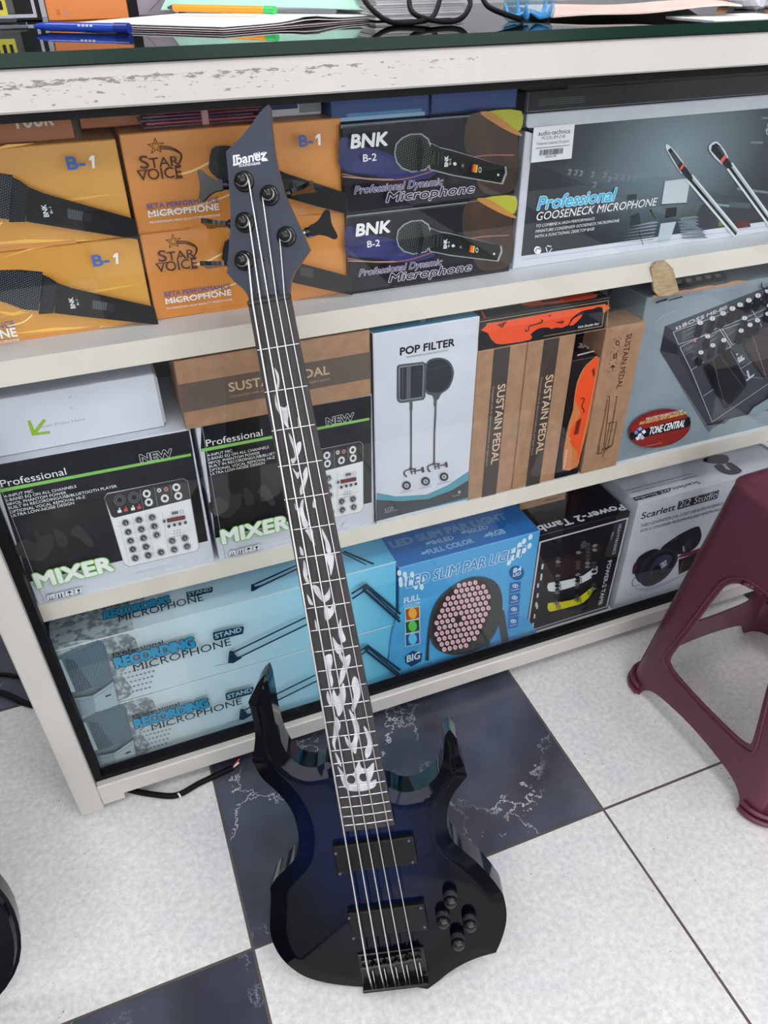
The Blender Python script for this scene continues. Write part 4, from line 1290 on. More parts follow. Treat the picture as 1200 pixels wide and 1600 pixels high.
# ================================================================== bottom shelf
GRP_RM = 'blue recording microphone cartons'
sky = mat('sky_print', (120, 178, 208), 0.26)
nt, b_ = nodes(sky)
tc = N(nt, 'ShaderNodeTexCoord'); sx = N(nt, 'ShaderNodeSeparateXYZ'); nt.links.new(tc.outputs['Object'], sx.inputs[0])
mr = N(nt, 'ShaderNodeMapRange'); mr.inputs[1].default_value = 0.0; mr.inputs[2].default_value = 0.555; nt.links.new(sx.outputs[0], mr.inputs[0])
nt.links.new(ramp(nt, mr.outputs[0], [(0.0, L3(158, 174, 182)), (0.25, L3(200, 216, 226)), (0.5, L3(190, 224, 240)), (0.8, L3(140, 212, 242)), (1.0, L3(88, 188, 232))]), b_.inputs['Base Color'])
# lower carton first, its twin goes on top
rR, w, h = carton('recording_microphone_carton', 'long pale blue RECORDING MICROPHONE carton, lower one on the bottom shelf', 'box', -0.188, 0.3625, 0.046, S3, S3 + 0.146, 0.17, sky, group=GRP_RM)
rU_loc = Vector((-0.188, 0.046, S3 + 0.1468))
root_keep = rR.location.copy()
a = front(rR, w, h)
a.base = rU_loc            # traced on the upper carton, which shows its whole front
a.fr = (40, 880, 4)
mus = noisy('desk_print', (112, 126, 132), (176, 186, 192), 90, 3, 0.3, lo=0.42, hi=0.6)
a.poly([(160, 530), (460, 470), (640, 440), (700, 520), (640, 640), (600, 700), (680, 800), (560, 870), (300, 940), (230, 780)], mus, curve=2)
for k in range(9):
    for j in range(5):
        x = 590 + k * 26 - j * 8; y = 690 + j * 34 - k * 7
        a.poly([(x, y), (x + 14, y - 4), (x + 16, y + 5), (x + 2, y + 9)], ink(112, 126, 136))
for k in range(16):
    x = 560 + (k % 4) * 34 - (k // 4) * 10; y = 500 + (k // 4) * 34 - (k % 4) * 12
    a.ell((x, y), 11, 9, ink(118, 130, 136), seg=10)
mic = [(190, 590), (250, 555), (450, 475), (480, 480), (500, 515), (545, 705), (570, 860), (450, 900), (330, 935), (300, 900), (275, 800), (215, 660)]
a.poly(mic, ink(96, 116, 128))
a.poly([(196, 596), (224, 600), (312, 796), (270, 806)], ink(182, 198, 206))
gl_ = [(238, 590), (300, 560), (448, 484), (476, 490), (494, 520), (536, 706), (470, 760), (330, 800), (312, 796)]
a.poly(gl_, ink(84, 106, 120))
a.poly([(238, 590), (300, 600), (420, 770), (330, 800), (312, 796)], ink(60, 80, 94))
grille(a, (390, 640), (14, -3.5), (3.5, 14), 13, 14, 4.2, ink(126, 150, 162), inpoly(gl_))
a.poly([(268, 808), (300, 818), (420, 800), (545, 712), (574, 858), (450, 900), (334, 936)], ink(128, 146, 158))
a.poly([(420, 800), (500, 750), (545, 712), (574, 858), (500, 886), (440, 902)], ink(152, 170, 180))
a.poly([(280, 815), (330, 825), (352, 930), (334, 936)], ink(104, 124, 136))
a.curve([(270, 820), (330, 832), (420, 812), (545, 735)], 0.0010, ink(94, 112, 124))
a.poly([(496, 800), (530, 788), (532, 796), (498, 810)], K)
a.text('Professional', (544, 556), (856, 480), (542, 534), K, bold=0.01)
rb_ = ink(40, 142, 188)
a.text('RECORDING', (566, 626), (1050, 498), (552, 568), rb_, bold=0.06, out=(0.10, K))
a.text('MICROPHONE', (676, 650), (1280, 500), (666, 606), ink(26, 30, 40), bold=0.0)
a.fr = (0, 860, 1.875)
navy_ = ink(24, 52, 74)
a.poly([(620, 228), (706, 210), (711, 214), (708, 232), (628, 252), (622, 248)], navy_, LET)
a.text('STAND', (628, 246), (704, 226), (626, 233), ink(150, 190, 210), bold=0.03)
def boom(pts):
    for (p, q, wd) in pts:
        a.line([p, q], wd, navy_)
a.poly([(664, 318), (668, 282), (678, 282), (690, 298), (706, 302), (680, 318)], navy_)
boom((((676, 288), (900, 180), 0.0036), ((690, 304), (905, 200), 0.0036), ((625, 326), (665, 318), 0.0008)))
a.fr = (400, 840, 5)
boom((((735, 405), (840, 340), 0.0042), ((740, 445), (830, 385), 0.0042)))
a.poly([(815, 345), (840, 328), (860, 345), (840, 395), (815, 392)], navy_)
boom((((840, 338), (1108, 565), 0.0050), ((850, 362), (1104, 600), 0.0030), ((840, 390), (1104, 625), 0.0050)))
a.done()
MB().box(0, w, -0.0005, 0, h - 0.0016, h + 0.0003, ink(206, 220, 228)).build('glossy_edge', rR)
# lid print (traced on the upper carton)
t = topface(rR, w, h)
t.base = rU_loc
t.fr = None
t.rect(0.0, 0.0, 0.12, 0.12, mus)
for q in range(5):
    t.flat(PIC, [(0.01 + q * .022, 0.012 + (q % 2) * .02), (0.03 + q * .022, 0.014 + (q % 2) * .02), (0.036 + q * .022, 0.03 + (q % 2) * .02), (0.016 + q * .022, 0.028 + (q % 2) * .02)], ink(168, 182, 190))
t.fr = (40, 880, 4)
t.text('Professional', (490, 292), (745, 240), (492, 270), K)
t.text('RECORDING', (494, 352), (904, 256), (492, 305), rb_, bold=0.06, out=(0.10, K))
t.text('MICROPHONE', (584, 370), (1116, 244), (580, 326), ink(26, 30, 40))
t.poly([(1004, 184), (1160, 150), (1170, 152), (1168, 182), (1020, 216), (1008, 212)], navy_, LET)
t.text('STAND', (1018, 208), (1162, 176), (1016, 188), ink(150, 190, 210), bold=0.03)
t.fr = (280, 850, 5.4545)
t.poly([(612, 408), (614, 345), (632, 350), (645, 365), (700, 352), (690, 372), (640, 402)], navy_)
t.line([(635, 350), (1000, 185)], 0.0036, navy_); t.line([(690, 364), (1000, 218)], 0.0036, navy_)
t.fr = (400, 840, 5)
t.line([(670, 118), (860, 215)], 0.0026, navy_); t.line([(690, 112), (915, 208)], 0.0044, navy_)
t.done()
dup(rR, rU_loc, 'long pale blue RECORDING MICROPHONE carton, upper one with its printed lid showing', GRP_RM)

# LED par light carton
lb = mat('par_blue', (74, 156, 212), 0.3, spec=0.3)
r, w, h = carton('par_light_carton', 'bright blue LED SLIM PAR LIGHT carton on the bottom shelf', 'box', 0.3665, 0.642, 0.043, S3, S3 + 0.279, 0.15, lb, top=mat('par_top', (44, 114, 186), 0.28, spec=0.3))
a = front(r, w, h)
a.fr = (560, 780, 4)
a.poly([(246, 700), (420, 620), (700, 560), (1000, 700), (1060, 900), (256, 1120)], noisy('par_glow', (82, 176, 226), (60, 138, 202), 8, 2, 0.28), curve=3)
a.fr = None
a.rect(0, 0, w, 0.012, ink(46, 112, 178))
a.fr = (560, 780, 4)
wh = ink(206, 222, 236)
for x, y in ((255, 460), (290, 470), (300, 500), (262, 505), (330, 520), (300, 530), (358, 545), (395, 548), (335, 470), (372, 500), (265, 530), (400, 500)):
    a.ell((x, y), 13, 19, wh, seg=14)
for x, y in ((1034, 262), (1074, 235), (1005, 285), (1068, 290), (1035, 320), (1000, 320), (970, 320), (940, 395), (965, 365), (998, 345), (1010, 300)):
    a.ell((x, y), 12, 20, wh, seg=14, rot=0.5)
a.text('LED SLIM PAR LIGHT', (300, 552), (1040, 318), (292, 492), ink(58, 134, 194), shear=0.12, bold=0.015, out=(0.05, wh))
a.text('FULL', (284, 650), (384, 622), (282, 618), wh, bold=0.03); a.text('COLOR', (286, 682), (386, 652), (284, 662), wh)
for k, (c1, c2) in enumerate(((ink(168, 84, 30), ink(232, 170, 60)), (ink(40, 84, 40), ink(88, 190, 90)), (ink(30, 84, 160), ink(92, 190, 226)))):
    y = 682 + k * 80
    a.poly([(288, y), (382, y - 18), (385, y + 58), (292, y + 78)], wh); a.poly([(292, y + 3), (378, y - 13), (381, y + 56), (296, y + 74)], c1); a.ell((337, y + 28), 26, 34, c2)
a.poly([(288, 980), (340, 944), (398, 960), (390, 1010), (330, 1044), (292, 1020)], ink(28, 60, 116)); a.text('BIG', (302, 1016), (382, 996), (300, 976), wh, bold=0.02)
a.ell((988, 458), 46, 44, ink(34, 84, 146)); a.text('84', (964, 458), (1014, 446), (962, 432), wh, bold=0.03); a.text('LED', (964, 482), (1012, 470), (962, 464), wh, bold=0.02)
for k in range(4):
    y = 550 + k * 74 - (k > 1) * 2
    a.poly([(946 - k * 3, y - 28), (1014 - k * 5, y - 40), (1008 - k * 5, y + 22), (942 - k * 3, y + 36)], ink(42, 98, 166)); a.ell((978 - k * 4, y - 12), 18, 12, wh, hole=0.72); a.ell((978 - k * 4, y - 12), 6, 6, wh); a.line([(952 - k * 3, y + 18), (1002 - k * 5, y + 8)], 0.0010, wh)
a.fr = (640, 800, 3.3333)
dkg = ink(58, 62, 62)
a.poly([(80, 770), (95, 600), (112, 560), (100, 690), (98, 772)], ink(50, 56, 66)); a.poly([(470, 500), (490, 510), (515, 665), (480, 685), (455, 560), (420, 660), (400, 725), (388, 715)], ink(62, 68, 74))
a.poly([(155, 440), (240, 370), (330, 335), (420, 345), (466, 390), (482, 470), (470, 560), (430, 650), (360, 710), (250, 740), (170, 728), (120, 690), (98, 610), (112, 520)], dkg, curve=3)
a.poly([(150, 470), (235, 385), (330, 355), (395, 365), (420, 430), (415, 520), (385, 610), (320, 680), (230, 712), (160, 715), (122, 660), (115, 570)], ink(48, 42, 46), curve=3)
lens = [(125, 560), (190, 440), (262, 372), (360, 358), (410, 400), (420, 500), (372, 590), (310, 680), (240, 702), (165, 708), (128, 660)]
test = inpoly(lens)
pk = ink(226, 186, 194); pk2 = ink(196, 140, 152)
for j in range(-1, 14):
    for i in range(-6, 14):
        x = 142 + i * 28.2 + j * -1 + (14 if j % 2 else 0); y = 400 - i * 5.2 + j * 28.3 - (2.6 if j % 2 else 0)
        if test(x, y) and math.hypot(x - 258, y - 541) > 16:
            a.ell((x, y), 11.5, 12.5, pk, seg=12); a.ell((x + 1, y), 4.5, 5, pk2, seg=8)
a.done()
t = topface(r, w, h)
t.fr = (560, 780, 4)
tl = ink(150, 190, 222)
t.text('LED SLIM PAR LIGHT', (212, 305), (930, 118), (214, 262), ink(96, 146, 192), bold=0.01, out=(0.03, tl))
for s, p0, p1, c in (('84LED', (468, 284), (600, 248), (468, 258)), ('60LED', (690, 216), (816, 184), (690, 190)), ('FULL COLOR', (440, 346), (722, 266), (440, 316)), ('RGB', (834, 236), (924, 212), (834, 204))):
    t.text(s, p0, p1, c, tl, bold=0.03)
    t.poly([(p0[0] - 48, p0[1] + 4), (p0[0] - 16, p0[1] - 4), (p0[0] - 12, p0[1] - 22), (p0[0] - 44, p0[1] - 12)], tl, LET)
t.done()

# tambourine carton
r, w, h = carton('tambourine_carton', 'black tambourine carton with white outlined front on the bottom shelf', 'box', 0.6475, 0.8495, 0.055, S3, S3 + 0.256, 0.14, mat('tamb_black', (20, 21, 26), 0.3, spec=0.25))
a = front(r, w, h)
a.fr = (640, 800, 3.3333)
ln_ = ink(196, 198, 202)
a.line([(680, 157), (1136, 32), (1026, 492), (612, 622)], 0.0034, ln_, closed=True)
for pts, c in (([(722, 370), (780, 362), (905, 330), (965, 282), (980, 290), (975, 318), (935, 350), (860, 385), (780, 408), (724, 412)], ink(206, 212, 214)), ([(722, 474), (790, 468), (880, 445), (950, 390), (948, 425), (905, 470), (850, 490), (760, 512), (724, 516)], ink(206, 196, 40)), ([(900, 150), (940, 155), (925, 180), (890, 190)], ink(70, 72, 78))):
    a.poly(pts, c, curve=2)
a.poly([(700, 260), (820, 240), (900, 200), (980, 160), (1010, 180), (960, 270), (900, 320), (780, 350), (715, 350)], ink(44, 32, 34), curve=2)
a.poly([(815, 510), (900, 480), (930, 480), (880, 520), (830, 530)], ink(46, 48, 54), curve=2)
random.seed(9)
for base_x, y0, y1, n in ((775, 240, 490, 14), (880, 210, 470, 16), (965, 150, 420, 12), (930, 150, 300, 8)):
    for k in range(n):
        y = y0 + (y1 - y0) * k / n; x = base_x - (y - y0) * 0.04
        a.poly([(x - 16, y + random.uniform(-4, 4)), (x, y - 9), (x + 15, y + random.uniform(-5, 4)), (x + 4, y + 8), (x - 10, y + 9)], ink(*random.choice(((60, 62, 66), (110, 112, 116), (28, 28, 32)))))
    for c, yy in (((206, 212, 214), 385), ):
        pass
for x, y in ((775, 385), (882, 352), (968, 300)):
    for q in range(3):
        a.line([(x - 10 + q * 9, y - 14), (x - 8 + q * 9, y + 14)], 0.0014, K)
for x, y in ((772, 490), (880, 455), (935, 420)):
    for q in range(3):
        a.line([(x - 10 + q * 9, y - 12), (x - 8 + q * 9, y + 12)], 0.0014, K)
a.text('POWER-2 TAMB', (1030, 252), (985, 480), (1048, 256), ln_, bold=0.02, snap=14)
a.text('HEAVYTRONICS', (1086, 62), (1052, 218), (1100, 64), ln_, snap=14); a.text('MU-1', (1050, 105), (1044, 140), (1060, 106), ln_, snap=14)
for x, y in ((688, 285), (684, 330), (682, 342), (666, 380), (664, 432), (657, 478), (648, 540), (640, 585), (661, 490), (690, 278)):
    a.poly([(x - 4, y - 11), (x + 5, y - 13), (x + 3, y + 9), (x - 6, y + 11)], ln_)
a.done()
t = topface(r, w, h)
t.fr = (790, 700, 2.9268)
t.text('Power-2 Tamb', (528, 258), (130, 352), (528, 288), ink(206, 208, 212), bold=0.03, snap=12)
t.done()
r, w, h = carton('small_kraft_carton', 'small kraft carton with marker scribble lying on the tambourine carton', 'box', 0.652, 0.755, 0.135, S3 + 0.257, S3 + 0.30, 0.1, KRAFT)
a = front(r, w, h)
a.fr = (790, 700, 2.9268)
a.curve([(124, 300), (128, 318), (145, 312), (150, 285), (162, 300), (158, 318)], 0.0010, kb, LET); a.curve([(195, 275), (200, 298), (214, 296), (216, 276), (200, 272)], 0.0010, kb, LET); a.curve([(246, 262), (250, 288), (262, 270), (270, 286), (284, 262), (294, 264)], 0.0012, kb, LET)
a.line([(170, 240), (235, 226)], 0.0012, kb, LET)
a.done()

# audio interface carton
r, w, h = carton('audio_interface_carton', 'white audio interface carton with headphone picture behind the maroon stool', 'box', 0.8565, 1.22, 0.046, S3, S3 + 0.279, 0.2, WHITE_BOARD)
a = front(r, w, h)
a.fr = (960, 700, 5)
ik = ink(28, 28, 36)
a.text('Scarlett', (206, 556), (470, 484), (204, 510), ik, bold=0.02)
a.poly([(500, 416), (820, 326), (804, 392), (490, 482)], ik, LET); a.text('2i2 Studio', (504, 466), (800, 386), (508, 418), ink(206, 208, 218))
a.text('THIRD-GENERATION 2-IN, 2-OUT USB AUDIO INTERFACE', (200, 622), (848, 436), (202, 598), ik, shear=0.1); a.text('WITH A CONDENSER MICROPHONE AND HEADPHONES', (196, 662), (826, 478), (200, 640), ik, shear=0.1)
a.poly([(140, 1090), (280, 1085), (600, 960), (660, 930), (300, 1110)], ink(176, 180, 196), curve=3)
a.poly([(350, 800), (480, 690), (640, 612), (672, 640), (678, 700), (640, 770), (560, 820), (440, 830)], ink(30, 31, 40), curve=3)
a.poly([(535, 800), (545, 735), (605, 700), (600, 790)], ink(46, 48, 58)); a.poly([(530, 768), (542, 764), (550, 806), (536, 810)], ink(170, 174, 186))
a.poly([(490, 860), (520, 830), (640, 790), (1000, 640), (1010, 700), (620, 830)], ink(118, 38, 66)); a.poly([(500, 870), (640, 820), (1000, 680), (1000, 800), (600, 940), (500, 990)], ink(36, 32, 38))
a.poly([(535, 880), (600, 855), (585, 940), (505, 985)], ink(48, 44, 48)); a.line([(535, 880), (505, 985), (585, 945)], 0.0009, ink(170, 130, 110))
a.poly([(155, 930), (190, 850), (280, 795), (340, 790), (350, 830), (240, 960), (200, 1050), (160, 1000)], ink(28, 28, 38), curve=3)
a.ell((155, 940), 14, 46, ink(80, 32, 54), rot=0.2)
a.poly([(190, 1010), (220, 900), (320, 810), (430, 785), (490, 830), (480, 900), (400, 1010), (290, 1075), (220, 1070)], ink(44, 46, 58), curve=3)
a.poly([(210, 1010), (240, 910), (330, 828), (425, 805), (470, 850), (455, 910), (385, 1000), (285, 1058), (225, 1052)], ink(24, 25, 33), curve=3)
a.poly([(275, 950), (330, 860), (400, 830), (445, 845), (430, 910), (370, 970), (300, 1000)], ink(58, 60, 86), curve=3); a.poly([(300, 930), (360, 920), (355, 990), (300, 1000)], ink(16, 16, 22), curve=2)
a.text('SCARLETT', (366, 940), (412, 910), (352, 905), ink(190, 194, 206), bold=0.02, snap=1)
a.curve([(195, 1062), (150, 1078), (136, 1055), (148, 1020), (165, 1010)], 0.0016, ink(28, 28, 36))
a.fr = None
a.rect(0.006, 0.012, w - 0.006, 0.0124, ink(180, 184, 194))
a.done()
t = topface(r, w, h)
t.fr = (960, 700, 5)
t.text('Scarlett', (652, 258), (446, 318), (656, 282), ik, bold=0.02, snap=12); t.poly([(140, 390), (440, 310), (438, 342), (165, 416)], ik, LET); t.text('2i2 Studio', (430, 322), (158, 392), (430, 340), ink(206, 208, 218), snap=12)
t.text('THIRD-GENERATION 2-IN, 2-OUT USB AUDIO INTERFACE', (645, 212), (105, 358), (645, 222), ik, snap=12); t.text('WITH A CONDENSER MICROPHONE AND HEADPHONES', (600, 198), (85, 338), (600, 208), ik, snap=12)
t.poly([(690, 95), (760, 60), (870, 55), (895, 95), (860, 125), (740, 120)], ink(30, 31, 42), curve=3)
t.poly([(775, 140), (840, 128), (870, 165), (910, 172), (868, 130), (910, 115), (985, 165), (995, 185), (960, 205), (890, 210), (820, 185)], ink(34, 36, 52), curve=2)
t.done()
# ================================================================== the bass guitar
K_SC = 1.012                                 # the bass plane, measured from its 24 frets (34 inch scale)
BA = Vector((0.00241325, -0.40772865, -0.91309995)).normalized()   # down the neck
BW = Vector((0.93765914, -0.31642517, 0.14377223)).normalized()    # across, bass to treble side
BN = BW.cross(-BA)                                                   # out of the face
NUT = CAM_C + (Vector((0.16511603, -0.07906591, 0.86536162)) - CAM_C) * K_SC
LEN = 0.94
G0 = NUT + BA * LEN
bass = thing('bass_guitar', 'black and dark blue five string bass guitar leaning against the glass counter', 'bass guitar')
bass.matrix_world = Matrix(((BW.x, -BA.x, BN.x, G0.x), (BW.y, -BA.y, BN.y, G0.y), (BW.z, -BA.z, BN.z, G0.z), (0, 0, 0, 1)))
def gp(u, v, off=0.0):
    p = on_plane(u, v, NUT + BN * off, BN) - G0
    return Vector((p.dot(BW), -p.dot(BA)))
def tr(pts, fr, off=0.0):
    x0, y0, s = fr
    return [tuple(gp(x0 + p[0] / s, y0 + p[1] / s, off)) + tuple(p[2:]) for p in pts]
Q7 = (340, 1030, 2.4)
FACE = -0.010; THICK = 0.039
body_px = [
    (176, 62, 1), (150, 92), (113, 166, 1), (131, 232), (139, 300), (128, 386, 1), (164, 450), (230, 512), (275, 572), (298, 640), (302, 700), (289, 752), (255, 792), (216, 830), (195, 866, 1),
    (198, 912), (195, 970), (196, 1030), (210, 1080), (240, 1130), (282, 1170), (332, 1200), (400, 1220), (480, 1232), (560, 1237), (640, 1234), (705, 1232), (745, 1238), (788, 1245, 1),
    (828, 1216), (870, 1182), (920, 1152), (980, 1126), (1045, 1108, 1), (1066, 1060), (1082, 1004), (1085, 955), (1074, 896), (1054, 862), (1020, 818), (975, 770), (925, 726), (885, 690), (864, 645), (861, 590), (870, 545), (888, 508), (910, 478), (937, 446, 1),
    (925, 405), (912, 372), (904, 335), (898, 305, 1), (872, 268, 1), (854, 292), (850, 330), (846, 380), (830, 432), (800, 468), (762, 492), (712, 505), (672, 499), (646, 486),
    (560, 470), (470, 440), (414, 392), (376, 408), (338, 411), (300, 398), (266, 368), (242, 326), (224, 280), (210, 220), (198, 150), (188, 92)]
outl = catmull(tr(body_px, Q7, FACE), True, 4)
def poly_dist(x, y):
    best = 9
    n = len(outl)
    for i in range(n):
        ax, ay = outl[i]; bx, by = outl[(i + 1) % n]
        dx, dy = bx - ax, by - ay
        t = max(0, min(1, ((x - ax) * dx + (y - ay) * dy) / (dx * dx + dy * dy + 1e-12)))
        d = math.hypot(x - ax - t * dx, y - ay - t * dy)
        best = min(best, d)
    return best
inside = inpoly(outl)
xs = [p[0] for p in outl]; ys = [p[1] for p in outl]
area = sum(outl[i][0] * outl[(i + 1) % len(outl)][1] - outl[(i + 1) % len(outl)][0] * outl[i][1] for i in range(len(outl)))
if area < 0:
    outl = outl[::-1]
pts = [Vector(p) for p in outl]
nb = len(pts)
BEV = 0.020; DROP = 0.0034
gy = min(ys)
while gy < max(ys):
    gx = min(xs)
    while gx < max(xs):
        if inside(gx, gy) and poly_dist(gx, gy) > 0.0016:
            pts.append(Vector((gx, gy)))
        gx += 0.0044
    gy += 0.0044
vs2, _, fs2, ov, _, _ = delaunay_2d_cdt(pts, [(i, (i + 1) % nb) for i in range(nb)], [], 1, 1e-7)
def face_z(x, y):
    d = poly_dist(x, y)
    t = min(1.0, d / BEV)
    # flat carved facet, slightly eased where it meets the top
    return FACE - DROP * (1 - t) if t < 0.9 else FACE - DROP * 0.1 * ((1 - t) / 0.1) ** 2 * 1.0
mb = MB()
front_v = [(v.x, v.y, face_z(v.x, v.y)) for v in vs2]
mb.add(front_v, [list(f) for f in fs2], burst_lacquer(), True)
LACQ = mat('black_lacquer', (6, 7, 12), 0.06, spec=0.4)
SIDE = noisy('teal_lacquer', (10, 22, 30), (14, 34, 44), 6, 2, 0.06)  # teal reflection on the body sides, put into the lacquer colour
rim = [(p[0], p[1], FACE - DROP) for p in outl]
rim2 = [(p[0], p[1], FACE - DROP - 0.003) for p in outl]
bk = [(p[0], p[1], FACE - THICK) for p in outl]
n_ = nb
mb.add(rim + bk, [(i, i + n_, (i + 1) % n_ + n_, (i + 1) % n_) for i in range(n_)], SIDE, True)
bvs, _, bfs, _, _, _ = delaunay_2d_cdt([Vector(p) for p in outl], [(i, (i + 1) % nb) for i in range(nb)], [], 1, 1e-7)
mb.add([(v.x, v.y, FACE - THICK) for v in bvs], [list(f)[::-1] for f in bfs], LACQ)
body = mb.build('guitar_body', bass)
smooth_by_angle(body, 38)

# neck and fretboard
def half(t):                                  # half width of the board at distance t from the nut
    return (0.0434 + (0.0609 - 0.0434) * (t / K_SC) / 0.65) / 2 * K_SC + 0.0016
SCALE = 0.864 * K_SC
fy = lambda k: LEN - SCALE * (1 - 2 ** (-k / 12))
tend = (Vector((0, LEN)) - Vector((0, 0))).y - gp(540, 1300).y
mb = MB()
NR = 9
rows = []
for k in range(15):
    t = tend * k / 14 - (0.004 if k == 0 else 0)
    hw = half(max(t, 0))
    rows.append([(hw * math.cos(PI * j / NR), LEN - t, -0.0062 - (0.016 + 0.004 * k / 14) * math.sin(PI * j / NR) ** 0.75) for j in range(NR + 1)])
vv = [p for r_ in rows for p in r_]
ff = []
for k in range(14):
    for j in range(NR):
        a_ = k * (NR + 1) + j
        ff.append((a_, a_ + 1, a_ + NR + 2, a_ + NR + 1))
mb.add(vv, [q[::-1] for q in ff], MAPLE, True)
mb.add([p for p in rows[-1]], [list(range(NR + 1))], MAPLE)
mb.add([p for p in rows[0]], [list(range(NR + 1))[::-1]], MAPLE)
neck = mb.build('neck', bass)
mb = MB()
cols = 8
vv = []; ff = []
for k in range(25):
    t = tend * k / 24
    for j in range(cols + 1):
        x = half(t) * (2 * j / cols - 1)
        vv.append((x, LEN - t, 0.0 - 0.0012 * (x / half(t)) ** 2))
for k in range(24):
    for j in range(cols):
        a_ = k * (cols + 1) + j
        ff.append((a_, a_ + cols + 1, a_ + cols + 2, a_ + 1))
mb.add(vv, ff, EBONY, True)
for sgn in (0, cols):
    e = [vv[k * (cols + 1) + sgn] for k in range(25)]
    lo = [(p[0], p[1], -0.0064) for p in e]
    q = [(k, k + 1, k + 26, k + 25) for k in range(24)]
    mb.add(e + lo, q if sgn == cols else [z[::-1] for z in q], EBONY)
e = [vv[24 * (cols + 1) + j] for j in range(cols + 1)]
mb.add(e + [(p[0], p[1], -0.0095) for p in e], [(j, j + cols + 1, j + cols + 2, j + 1) for j in range(cols)], EBONY)
board = mb.build('fretboard', bass)
for k in range(1, 25):
    y = fy(k); hw = half(LEN - y) - 0.0008
    fm = MB()
    fm.tube([(hw * (2 * j / 6 - 1), y, 0.0004 - 0.0012 * (2 * j / 6 - 1) ** 2) for j in range(7)], 0.00105, CHROME, 6)
    fm.build('fret', board)
nut = MB(); nut.box(-half(0), half(0), LEN - 0.001, LEN + 0.0035, -0.006, 0.0022, BLACK_PLASTIC, 0.0006); nut.build('nut', bass)

# flame inlays
Q8 = (250, 500, 3.4286); Q9 = (400, 700, 2.579)
flames = [(Q8, q) for q in (
    [(612, 255), (635, 290), (640, 340), (632, 375), (622, 372), (628, 330), (620, 290)],
    [(618, 395), (628, 440), (650, 464), (672, 468), (685, 450), (690, 500), (685, 545), (690, 580), (672, 565), (655, 540), (640, 505), (622, 470), (615, 430)],
    [(738, 520), (755, 545), (752, 572), (742, 568), (740, 545)],
    [(690, 605), (712, 640), (728, 690), (735, 660), (755, 652), (755, 690), (735, 740), (712, 772), (700, 745), (722, 735), (715, 690), (700, 650)],
    [(708, 790), (735, 818), (750, 800), (748, 830), (738, 852), (725, 828)],
    [(785, 785), (793, 830), (780, 880), (768, 925), (752, 938), (750, 900), (768, 850), (766, 822)],
    [(720, 980), (735, 1002), (748, 1005), (756, 970), (770, 960), (768, 1010), (780, 1060), (800, 1100), (768, 1108), (755, 1060), (740, 1030), (726, 1015)],
    [(826, 948), (836, 975), (830, 1005), (818, 1000), (820, 972)],
    [(778, 1125), (815, 1120), (822, 1160), (832, 1210), (808, 1180), (793, 1150)],
    [(866, 1115), (890, 1160), (910, 1205), (916, 1248), (893, 1243), (885, 1190), (870, 1150)],
    [(748, 1212), (766, 1235), (770, 1262), (753, 1255)],
    [(885, 1258), (928, 1252), (930, 1310), (915, 1370), (905, 1320)],
    [(770, 1285), (785, 1320), (792, 1371), (770, 1345)])] + [(Q9, q) for q in (
    [(193, 470), (203, 510), (215, 540), (205, 545), (190, 510)],
    [(228, 552), (252, 560), (270, 596), (292, 575), (296, 560), (300, 600), (285, 618), (272, 622), (250, 600), (233, 575)],
    [(205, 590), (220, 610), (231, 632), (214, 628)],
    [(277, 628), (298, 648), (312, 618), (322, 640), (308, 675), (283, 697), (274, 660)],
    [(237, 690), (250, 720), (246, 737), (239, 722)],
    [(340, 688), (347, 730), (362, 772), (345, 782), (331, 745)],
    [(308, 760), (330, 790), (352, 798), (342, 830), (320, 818)],
    [(276, 842), (302, 830), (309, 860), (302, 900), (311, 940), (303, 965), (291, 905), (282, 872)],
    [(333, 805), (352, 842), (378, 832), (380, 860), (365, 900), (352, 935), (336, 955), (340, 900), (351, 872), (336, 842)],
    [(395, 920), (413, 940), (421, 990), (408, 1030), (395, 1062), (384, 1050), (394, 1000), (385, 955)],
    [(288, 978), (302, 1010), (312, 972), (330, 1002), (350, 945), (362, 990), (352, 1050), (332, 1082), (318, 1042), (300, 1042), (285, 1010)],
    [(318, 1082), (341, 1112), (332, 1150), (319, 1190), (322, 1222), (307, 1192), (312, 1150)],
    [(374, 1052), (396, 1080), (412, 1110), (417, 1150), (408, 1190), (402, 1232), (380, 1212), (364, 1190), (358, 1158), (385, 1188), (397, 1150), (390, 1110)],
    [(434, 1120), (452, 1142), (467, 1190), (464, 1230), (445, 1252), (438, 1222), (450, 1190), (440, 1150)],
    [(318, 1228), (335, 1250), (345, 1285), (330, 1270)],
    [(328, 1282), (352, 1308), (374, 1318), (392, 1308), (404, 1285), (416, 1258), (424, 1285), (448, 1292), (474, 1268), (474, 1308), (460, 1345), (484, 1336), (480, 1364), (442, 1380), (402, 1383), (366, 1377), (346, 1345), (338, 1312)])]
im = MB()
for fr, q in flames:
    p2 = catmull(tr(q, fr), True, 3)
    a_ = sum(p2[i][0] * p2[(i + 1) % len(p2)][1] - p2[(i + 1) % len(p2)][0] * p2[i][1] for i in range(len(p2)))
    if a_ < 0:
        p2 = p2[::-1]
    im.add([(x, y, 0.00025 - 0.0012 * (x / half(LEN - y)) ** 2) for x, y in p2], [list(range(len(p2)))], PEARL)
for c in ((384, 1336), (433, 1326)):
    cc = gp(Q9[0] + c[0] / Q9[2], Q9[1] + c[1] / Q9[2])
    im.add([(cc.x + 0.0052 * math.cos(q * PI / 8), cc.y + 0.0062 * math.sin(q * PI / 8), 0.0003) for q in range(16)], [list(range(16))], EBONY)
im.build('flame_inlay', board)

